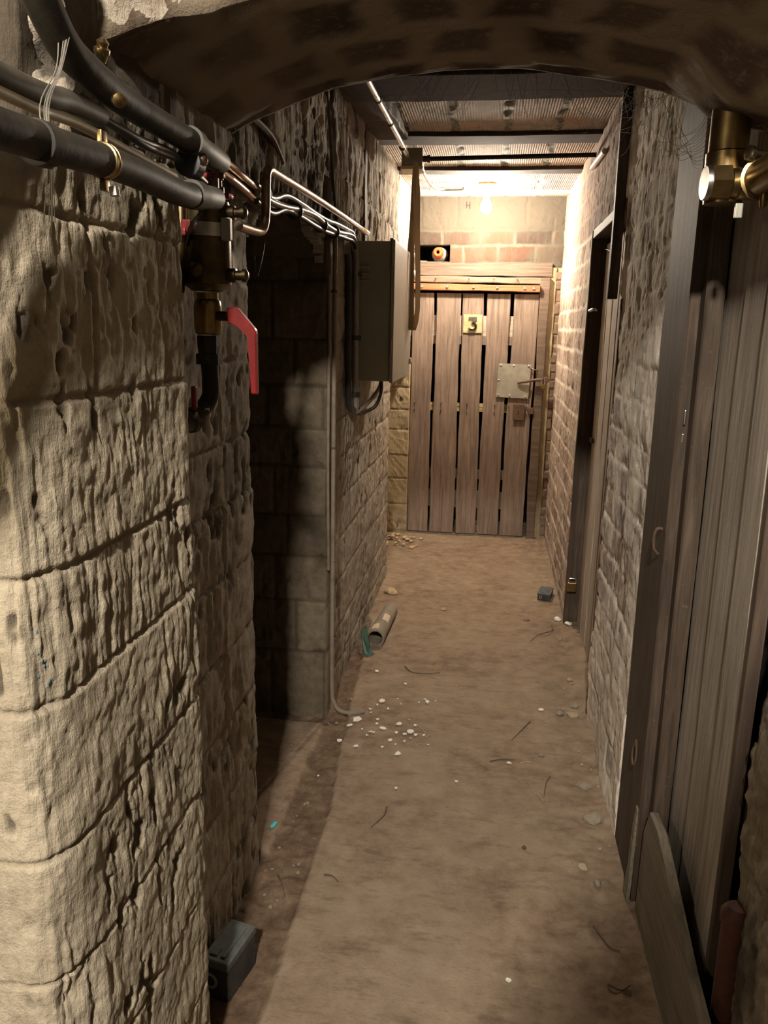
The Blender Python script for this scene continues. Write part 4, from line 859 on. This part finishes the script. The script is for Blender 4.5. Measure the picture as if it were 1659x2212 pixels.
t = thing('conduit', (-0.35, 4.8, 2.34), 'galvanised conduit bending from the junction box to the ceiling lamp', 'pipe')
MB().tube([(-0.425, 4.11, 2.305), (-0.425, 4.6, 2.325), (-0.424, 5.0, 2.345), (-0.410, 5.15, 2.352), (-0.37, 5.215, 2.354), (-0.30, 5.225, 2.355), (-0.235, 5.225, 2.357)], 0.0105, 12, 6).build('pipe', 'steel', t, True)
MB().tube([(-0.24, 5.225, 2.357), (-0.19, 5.23, 2.358), (-0.14, 5.25, 2.368)], 0.006, 8, 3).build('lead', 'cable_gry', t, True)
MB().lathe((-0.245, 5.225, 2.356), (1, 0, 0), [(0, 0.0105), (0.001, 0.014), (0.01, 0.014), (0.011, 0.0105)], 12).build('end_bush', 'rust', t, True)
o = MB().tube([(0.424, 3.68, 2.252), (0.424, 3.9, 2.262), (0.424, 4.12, 2.270)], 0.0125, 12, 3).build('conduit', 'steel', None, True)
tag(o, 'short bright conduit at the top of the right brick wall', 'pipe')
# webbing strap hanging in a loop
b = MB(); base = [(2.262, -0.408, 0.016, 0.0), (2.15, -0.411, 0.020, 0.25), (2.0, -0.413, 0.024, 0.3), (1.85, -0.417, 0.034, 0.2), (1.70, -0.420, 0.046, 0.1), (1.58, -0.418, 0.050, 0.0), (1.52, -0.412, 0.046, 0.0), (1.494, -0.397, 0.030, 0.0)]
yb = 3.90; prev = None; pts = []
for z_, x, w, tw in base: pts.append((Vector((x, yb, z_)), w, tw))
for z_, x, w, tw in [(1.53, -0.384, 0.014, 1.2), (1.60, -0.377, 0.014, 1.2), (1.75, -0.380, 0.013, 1.2), (1.95, -0.390, 0.012, 1.1), (2.12, -0.397, 0.012, 0.9), (2.262, -0.401, 0.014, 0.5)]: pts.append((Vector((x, yb+0.012, z_)), w, tw))
prof = []
for i, (c, w, tw) in enumerate(pts):
    dx = Vector((math.cos(tw), math.sin(tw), 0)); nn = Vector((-dx.y, dx.x, 0))*0.0012; wd = 0.024 if tw > 0.8 else w/2
    prof.append([b.bm.verts.new(p) for p in (c-dx*wd-nn, c+dx*wd-nn, c+dx*wd+nn, c-dx*wd+nn)])
for a, c in zip(prof, prof[1:]): b.skin(a, c)
b.bm.faces.new(prof[0][::-1]); b.bm.faces.new(prof[-1])
tag(b.build('webbing_strap', 'strap', None, True), 'tan webbing strap looped from the junction box in front of the cabinet', 'strap')

# ---- ceiling lamp
t = thing('ceiling_lamp', (-0.095, 5.25, 2.25), 'bare glowing bulb in a brown holder on the ceiling', 'lamp')
MB().lathe((-0.092, 5.25, 2.39), (0, 0, -1), [(0, 0.056), (0.012, 0.056), (0.018, 0.050), (0.045, 0.040), (0.050, 0.034)], 28).build('rose', 'terra', t, True)
MB().lathe((-0.092, 5.25, 2.345), (0, 0, -1), [(0, 0.022), (0.02, 0.022), (0.028, 0.018)], 20).build('socket', 'cone_w', t, True)
MB().lathe((-0.094, 5.25, 2.318), (0, 0, -1), [(0, 0.014), (0.015, 0.017), (0.04, 0.028), (0.062, 0.034), (0.080, 0.033), (0.095, 0.024), (0.104, 0.010), (0.106, 0.001)], 20).build('bulb', 'bulb', t, True)

# ---- traffic cone in the hole
cx, cz = -0.418, 2.022
t = thing('traffic_cone', (cx, 5.9, 1.96), 'orange and white traffic cone lying in the hole above the far door', 'cone')
MB().lathe((cx-0.004, 5.715, cz+0.004), (0.03, 1, -0.01), [(0.03, 0.010), (0.004, 0.012), (0, 0.016), (0, 0.026), (0.006, 0.032), (0.055, 0.038)], 28, cap=False).build('tip', 'cone_o', t, True)
MB().lathe((cx-0.002, 5.77, cz+0.002), (0.03, 1, -0.01), [(0, 0.038), (0.09, 0.056), (0.12, 0.0575)], 28, cap=False).build('reflective_band', 'cone_w', t, True)
MB().lathe((cx+0.001, 5.89, cz+0.001), (0.03, 1, -0.01), [(0, 0.0575), (0.22, 0.062)], 28, cap=False).build('body', 'cone_o', t, True)
o = MB().b2((-0.585, 5.80, 1.957), (-0.50, 5.86, 1.975), 0.003).build('wood_offcut', 'wood_grey'); tag(o, 'grey scrap of wood in the hole left of the cone', 'wood')

# ---- brass pipe assembly, near right
t = thing('brass_pipework', (0.42, 1.60, 1.73), 'brass pipe tee with a hexagonal plug at upper right', 'pipe')
ex = Vector((1, 0.06, 0.0)).normalized(); K = 1.42
c0 = Vector((0.372, 1.60, 1.771))
def KL(l): return [(p_*K, q_*K) for p_, q_ in l]
MB().lathe(c0+Vector((0.039, 0.035, 0.0)), (0.0, 0.0, 1), KL([(-0.024, 0.012), (-0.022, 0.024), (0, 0.026), (0.040, 0.027), (0.042, 0.0245), (0.14, 0.0245)]), 28).build('upright', 'brass', t, True)
MB().lathe(c0, ex, KL([(0.0, 0.012), (0.002, 0.022), (0.026, 0.023), (0.028, 0.018)]), 6).build('hex_plug', 'brass', t)
MB().lathe(c0-ex*0.006, ex, KL([(0, 0.0205), (0.004, 0.0215), (0.006, 0.0215)]), 28).build('plug_face', 'steel', t, True)
MB().lathe(c0+ex*0.040, ex, KL([(0, 0.018), (0.008, 0.018), (0.010, 0.020), (0.045, 0.021)]), 28).build('branch', 'brass', t, True)
pe = c0+ex*0.088+Vector((0, -0.022, 0.004)); dr_ = Vector((0.012, -1, 0.03)).normalized()
MB().lathe(pe, dr_, KL([(-0.025, 0.018), (0, 0.022), (0.001, 0.0265), (0.006, 0.0265), (0.007, 0.0225), (0.50, 0.0225)]), 32).build('pipe', 'brass', t, True)
MB().lathe(pe+Vector((-0.022, -0.01, 0.040)), (-0.9, -0.4, 0.1), KL([(-0.03, 0.006), (0, 0.007), (0.001, 0.009), (0.006, 0.009), (0.008, 0.006)]), 14).build('bleed_screw', 'steel', t, True)
for s_ in (0, 0.022): MB().lathe(pe+Vector((0.0+s_, -0.03, -0.030)), (0, 0, -1), KL([(0, 0.005), (0.012, 0.005), (0.016, 0.003)]), 10).build('bolt', 'brass', t, True)
MB().box(c0+Vector((0.060, 0.0, -0.048)), (0.014, 0.008, 0.026), None, 0.002).build('tag', 'zinc', t)

# ================================================================== THINGS ON THE FLOOR
# bait boxes
def bait(loc, sx, sy, sz, rz, label, lid):
    t = thing('bait_box', loc, label, 'box'); Rz = Matrix.Rotation(rz, 3, 'Z'); L0 = Vector(loc)
    def bx(c, s_, nm, mt, par=t, bv=0.004): return MB().box(L0+Rz @ Vector(c), s_, Rz, bv).build(nm, mt, par)
    bx((0, 0, sz*0.42), (sx, sy, sz*0.84), 'base', 'blk')
    ld_ = bx((0, 0, sz*0.90), (sx*1.06, sy*1.05, sz*0.2), 'lid', lid)
    bx((sx*0.18, 0, sz*1.01), (sx*0.18, sy*0.8, sz*0.04), 'lid_rib', lid, ld_, 0.002)
    bx((-sx*0.2, -sy*0.3, sz*1.01), (sx*0.3, sy*0.2, sz*0.03), 'lid_rib', lid, ld_, 0.002)
    f = MB().lathe(L0+Rz @ Vector((-sx*0.25, -sy*0.502, sz*0.45)), Rz @ Vector((0, -1, 0)), [(-0.01, sz*0.2), (0.002, sz*0.2), (0.0022, sz*0.14), (-0.008, sz*0.14)], 14); f.build('entry_ring', 'zinc', t, True)
bait((-0.545, 1.497, -0.012), 0.066, 0.125, 0.105, math.radians(-12), 'black bait box against the left wall in the foreground', 'bait_lid')
bait((0.366, 4.395, 0.0), 0.072, 0.13, 0.045, math.radians(-12), 'small black bait box by the right wall near the side door', 'bait_lid')
# clay tube with labels
t = thing('drain_tube', (-0.49, 3.72, 0.0), 'short grey tube with paper labels lying by the left wall', 'tube')
ax = Vector((0.055, 1, 0)).normalized(); o0 = Vector((-0.500, 3.52, 0.036))
MB().lathe(o0, ax, [(0.40, 0.038), (0.0, 0.044), (0.0, 0.036), (0.10, 0.034), (0.38, 0.030)], 30, cap=False).build('shell', 'tube', t, True)
def patch(s0, s1, a0, a1, nm, mat):
    b = MB(); rows = []
    for i in range(5):
        s_ = s0+(s1-s0)*i/4; row = []
        for k in range(7):
            a = a0+(a1-a0)*k/6+0.12*i/4; u = ax.cross(Vector((0, 0, 1))).normalized(); vv = Vector((0, 0, 1)); rr = 0.044-0.006*s_/0.4+0.0012
            row.append(b.bm.verts.new(o0+ax*s_+(u*math.cos(a)+vv*math.sin(a))*rr))
        rows.append(row)
    for r0, r1 in zip(rows, rows[1:]):
        for k in range(6): b.bm.faces.new((r0[k], r0[k+1], r1[k+1], r1[k]))
    r = bmesh.ops.solidify(b.bm, geom=b.bm.faces[:], thickness=0.0006)
    return b.build(nm, mat, t)
patch(0.02, 0.09, 1.35, 2.15, 'paper_label', 'paper'); patch(0.15, 0.24, 0.65, 1.45, 'paper_label', 'paper')
b = MB(); b.prism([(-0.560, 3.560, 0.075), (-0.548, 3.545, 0.078), (-0.512, 3.40, 0.030), (-0.487, 3.385, 0.010), (-0.513, 3.37, 0.004), (-0.535, 3.385, 0.010), (-0.568, 3.50, 0.052)], (0.002, 0.004, 0.005))
tag(b.build('green_shard', 'green'), 'dark green shard leaning against the mouth of the grey tube', 'shard')
# white flakes
FL = [(-0.383,2.94,15),(-0.399,2.902,5),(-0.199,2.965,13),(-0.211,2.988,6),(-0.322,2.968,5),(-0.304,2.926,4),(-0.351,2.876,6),(-0.422,2.863,7),(-0.415,2.833,5),(-0.459,2.766,20),(-0.479,2.715,12),(-0.381,2.783,8),(-0.378,2.746,6),(-0.351,2.716,14),(-0.293,2.76,12),(-0.229,2.76,7),(-0.244,2.711,14),(-0.261,2.685,8),(-0.294,2.69,8),(-0.22,2.69,7),(-0.189,2.693,6),(-0.391,2.679,9),(-0.378,2.678,6),(-0.402,2.651,6),(-0.427,2.693,5),(-0.31,2.63,9),(-0.258,2.635,6),(-0.43,2.568,10),(-0.334,2.581,6),(-0.287,2.607,4),(-0.272,2.542,13),(-0.5,2.618,11),(-0.307,3.113,7),(-0.448,3.223,9),(-0.053,2.4,8),(-0.251,2.326,7),(-0.527,2.371,4),(-0.237,2.661,5),(-0.168,2.625,6),(-0.233,2.951,4),(-0.166,2.978,4),(-0.258,2.804,4),(0.109,1.58,8),(0.262,2.976,14),(0.128,2.548,9)]
rd = random.Random(11)
def fh(x, y):
    h_, _ = floor_h(np.array([[x]]), np.array([[y]])); return float(h_[0, 0])
for x, y, s_ in FL:
    s_ = s_*0.0011; n_ = rd.randint(5, 7); a0 = rd.uniform(0, 6); z0 = fh(x, y)+0.002; el = rd.uniform(0.5, 1.0)
    poly = [(x+s_*rd.uniform(0.6, 1.1)*math.cos(a0+2*PI*k/n_), y+s_*el*1.3*rd.uniform(0.6, 1.1)*math.sin(a0+2*PI*k/n_), z0+rd.uniform(0, 0.004)) for k in range(n_)]
    b = MB(); b.prism(poly, (0, 0, 0.0018))
    tag(b.build('plaster_flake', 'white'), 'small white plaster flake scattered on the passage floor', 'flake', 'white plaster flakes on the floor')
for (x0, y0, x1, y1) in ((-0.228, 2.775, -0.185, 2.71), (-0.230, 2.70, -0.190, 2.69), (-0.165, 2.70, -0.18, 2.68), (0.165, 2.555, 0.205, 2.57), (0.235, 2.33, 0.21, 2.38), (0.34, 3.9, 0.40, 4.02), (-0.44, 3.80, -0.425, 3.86), (-0.43, 3.55, -0.41, 3.64)):
    b = MB(); b.tube([(x0, y0, fh(x0, y0)+0.003), ((x0+x1)/2, (y0+y1)/2+0.004, fh((x0+x1)/2, (y0+y1)/2)+0.005), (x1, y1, fh(x1, y1)+0.003)], 0.0012, 6, 3)
    tag(b.build('straw', 'straw'), 'thin pale straw lying on the passage floor', 'straw', 'pale straws on the floor')
# stones
ST = [(0.383, 2.946, (0.030, 0.022, 0.012), 'chip', 'flat tan stone chip beside the foot of the brick pier'),
      (0.335, 2.952, (0.022, 0.018, 0.010), 'chipg', 'dark grey chip just left of the flat tan chip by the brick pier'),
      (0.402, 3.03, (0.020, 0.022, 0.014), 'chipg', 'pale grey chip tucked against the corner of the side door'),
      (0.378, 2.45, (0.032, 0.026, 0.012), 'chipg', 'flat grey stone midway along the foot of the brick pier'),
      (0.385, 2.255, (0.034, 0.030, 0.016), 'chipg', 'angular grey stone near the jamb of the near right door'),
      (-0.198, 4.08, (0.022, 0.020, 0.007), 'chip', 'flat tan chip in the middle of the passage'),
      (0.404, 3.286, (0.016, 0.016, 0.008), 'chip', 'round pale chip in front of the side door'),
      (0.244, 4.0, (0.020, 0.015, 0.007), 'brickred', 'reddish chip right of centre near the small bait box'),
      (-0.52, 4.30, (0.034, 0.05, 0.022), 'rubchip', 'sandy lump at the foot of the left wall beyond the tube'),
      (0.41, 4.02, (0.022, 0.02, 0.014), 'white', 'white crumb of plaster at the foot of the black jamb'),
      (0.455, 3.93, (0.020, 0.03, 0.010), 'white', 'second white crumb of plaster beside the black jamb'),
      (0.163, 2.084, (0.007, 0.009, 0.006), 'twig', 'dark pellet on the floor right of centre'),
      (0.36, 1.95, (0.016, 0.012, 0.010), 'chipg', 'grey crumb in the rubble beside the near jamb'),
      (0.33, 2.02, (0.018, 0.014, 0.010), 'chip', 'tan crumb in the rubble beside the near jamb'),
      (0.244, 2.62, (0.012, 0.010, 0.008), 'chipg', 'dark clod on the path left of the brick pier')]
for k, (x, y, sz, mt, lb) in enumerate(ST):
    b = MB().rock((x, y, fh(x, y)+sz[2]*0.5), sz, 200+k, 1.0, k*0.9); tag(b.build('stone', mt), lb, 'stone')
for k in range(26):   # rubble pile left of the far door
    x = -0.60+rd.uniform(-0.10, 0.14); y = 5.38+rd.uniform(-0.20, 0.20); s_ = rd.uniform(0.008, 0.026)
    b = MB().rock((x, y, fh(x, y)+s_*0.35+max(0, -0.5-x)*0.12), (s_, s_*rd.uniform(0.7, 1.1), s_*0.5), 300+k, 1.0, rd.uniform(0, 3)); tag(b.build('rubble_stone', 'rubchip'), 'sandy rubble stone in the heap left of the far door', 'stone', 'rubble heap by the far door')
for k in range(60):   # crumbs along right wall and gutter
    if k < 34: x = 0.30+rd.random()**0.6*0.125; y = rd.uniform(1.95, 5.4)
    else: x = rd.uniform(-0.575, -0.47); y = rd.uniform(1.5, 3.3)
    s_ = rd.uniform(0.003, 0.009)
    b = MB().rock((x, y, fh(x, y)+s_*0.4), (s_, s_*rd.uniform(0.7, 1.2), s_*0.6), 400+k, 1.0, rd.uniform(0, 3))
    if k < 34: tag(b.build('stone_crumb', 'chip'), 'small crumb of mortar along the foot of the right wall', 'stone', 'mortar crumbs by the right wall')
    else: tag(b.build('stone_crumb', 'chipg'), 'small crumb in the earth strip along the left wall', 'stone', 'crumbs in the left earth strip')
TW = [([(0.215, 2.871), (0.18, 2.80), (0.139, 2.713)], 'dark twig lying right of centre on the path'),
      ([(-0.33, 3.30), (-0.29, 3.24), (-0.22, 3.235), (-0.168, 3.26)], 'curved dark twig in the middle of the path'),
      ([(-0.268, 2.216), (-0.27, 2.17), (-0.303, 2.101)], 'bent twig left of centre on the near slab'),
      ([(-0.533, 1.871), (-0.51, 1.83), (-0.489, 1.783)], 'twig in the earth strip by the left wall'),
      ([(-0.399, 1.873), (-0.375, 1.87), (-0.355, 1.851)], 'short twig on the edge of the near slab'),
      ([(0.265, 2.48), (0.25, 2.44), (0.238, 2.36)], 'upright-looking twig near the grey stones on the right'),
      ([(0.372, 3.93), (0.37, 3.86), (0.30, 3.80), (0.25, 3.70)], 'pale forked root near the small bait box'),
      ([(0.33, 1.79), (0.36, 1.72), (0.385, 1.71)], 'curved root in the dark corner by the grey plank'),
      ([(0.34, 1.60), (0.37, 1.59), (0.39, 1.60)], 'short root beside the grey plank in the foreground'),
      ([(0.06, 2.55), (0.10, 2.57), (0.15, 2.575)], 'thin dark twig beside a pale straw on the path')]
for pts, lb in TW:
    b = MB().tube([(x, y, fh(x, y)+0.003) for x, y in pts], 0.0022, 6, 5, rf=lambda q: 1.1-0.6*q); tag(b.build('twig', 'twig'), lb, 'twig')
b = MB(); b.prism([(-0.607, 2.055, 0.004), (-0.600, 2.045, 0.004), (-0.592, 2.058, 0.005), (-0.590, 2.075, 0.006), (-0.600, 2.078, 0.005)], (0, 0, 0.002))
tag(b.build('foil_scrap', 'cyan'), 'tiny bright cyan scrap on the recess threshold', 'scrap')

# ================================================================== COBWEBS
def web(name, strands, label, r=0.0004):
    b = MB()
    for s_ in strands: b.tube(s_, r, 4, 5)
    tag(b.build('cobweb', 'web'), label, 'cobweb')
rd = random.Random(3); ss = []
for k in range(26):
    x0 = rd.uniform(-0.35, 0.33); x1 = x0+rd.uniform(-0.12, 0.12); z0 = float(np.interp(x0, AX, AZ))
    ss.append([(x0, 1.80, z0), ((x0+x1)/2, 2.1, z0+0.02-rd.uniform(0.0, 0.05)), (x1, 2.86, 2.325)])
ss.append([(-0.36, 1.81, 1.985), (-0.15, 1.82, 1.985), (0.05, 1.82, 1.992), (0.22, 1.81, 1.985)])
web('w', ss, 'dusty cobwebs between the arch and the first ceiling beam')
ss = []
for k in range(30):
    a = (0.30+rd.uniform(-0.07, 0.05), 1.80+rd.uniform(0, 0.02), 1.975+rd.uniform(-0.01, 0.02)); b_ = (0.36+rd.uniform(-0.1, 0.07), 2.3+rd.uniform(-0.2, 0.5), 2.10+rd.uniform(-0.1, 0.12))
    ss.append([a, ((a[0]+b_[0])/2+rd.uniform(-0.04, 0.04), (a[1]+b_[1])/2, (a[2]+b_[2])/2-rd.uniform(0, 0.05)), b_])
web('w', ss, 'tangled cobweb where the arch meets the brick pier')
ss = []
for k in range(14):
    ss.append([(0.372, 1.63, 1.80+k*0.009), (0.355, 1.65, 1.81+0.005*k), (0.345-0.004*k, 1.68, 1.85+rd.uniform(-0.02, 0.02)), (0.33+rd.uniform(-0.03, 0.03), 1.76, 1.955)])
web('w', ss, 'cobweb stretched from the brass pipe to the arch', 0.0004)
ss = []
for k in range(12):
    j_ = rd.uniform(-0.008, 0.008); ss.append([(-0.475+j_, 0.88, 1.80), (-0.462+j_*0.5, 0.84, 1.755), (-0.458+j_*0.8, 0.80, 1.71), (-0.45+j_*0.4, 0.79, 1.66), (-0.462+j_, 0.80, 1.60)])
web('w', ss, 'dusty cobweb strand hanging over the pipes at upper left', 0.0004)
ss = []
for k in range(8):
    j_ = rd.uniform(-0.006, 0.006); ss.append([(-0.50, 1.46, 1.80), (-0.50+j_, 1.42, 1.75), (-0.495+j_, 1.38, 1.71), (-0.50+j_, 1.30, 1.66), (-0.502, 1.27, 1.62)])
web('w', ss, 'cobweb between the pipe end and the pier corner', 0.0005)
web('w', [[(-0.535, 1.848, 1.70), (-0.536, 1.83, 1.66), (-0.54, 1.80, 1.61)], [(-0.55, 1.83, 1.70), (-0.55, 1.81, 1.66), (-0.545, 1.80, 1.62)]], 'single fine cobweb thread below the bend of the copper pipe', 0.0004)
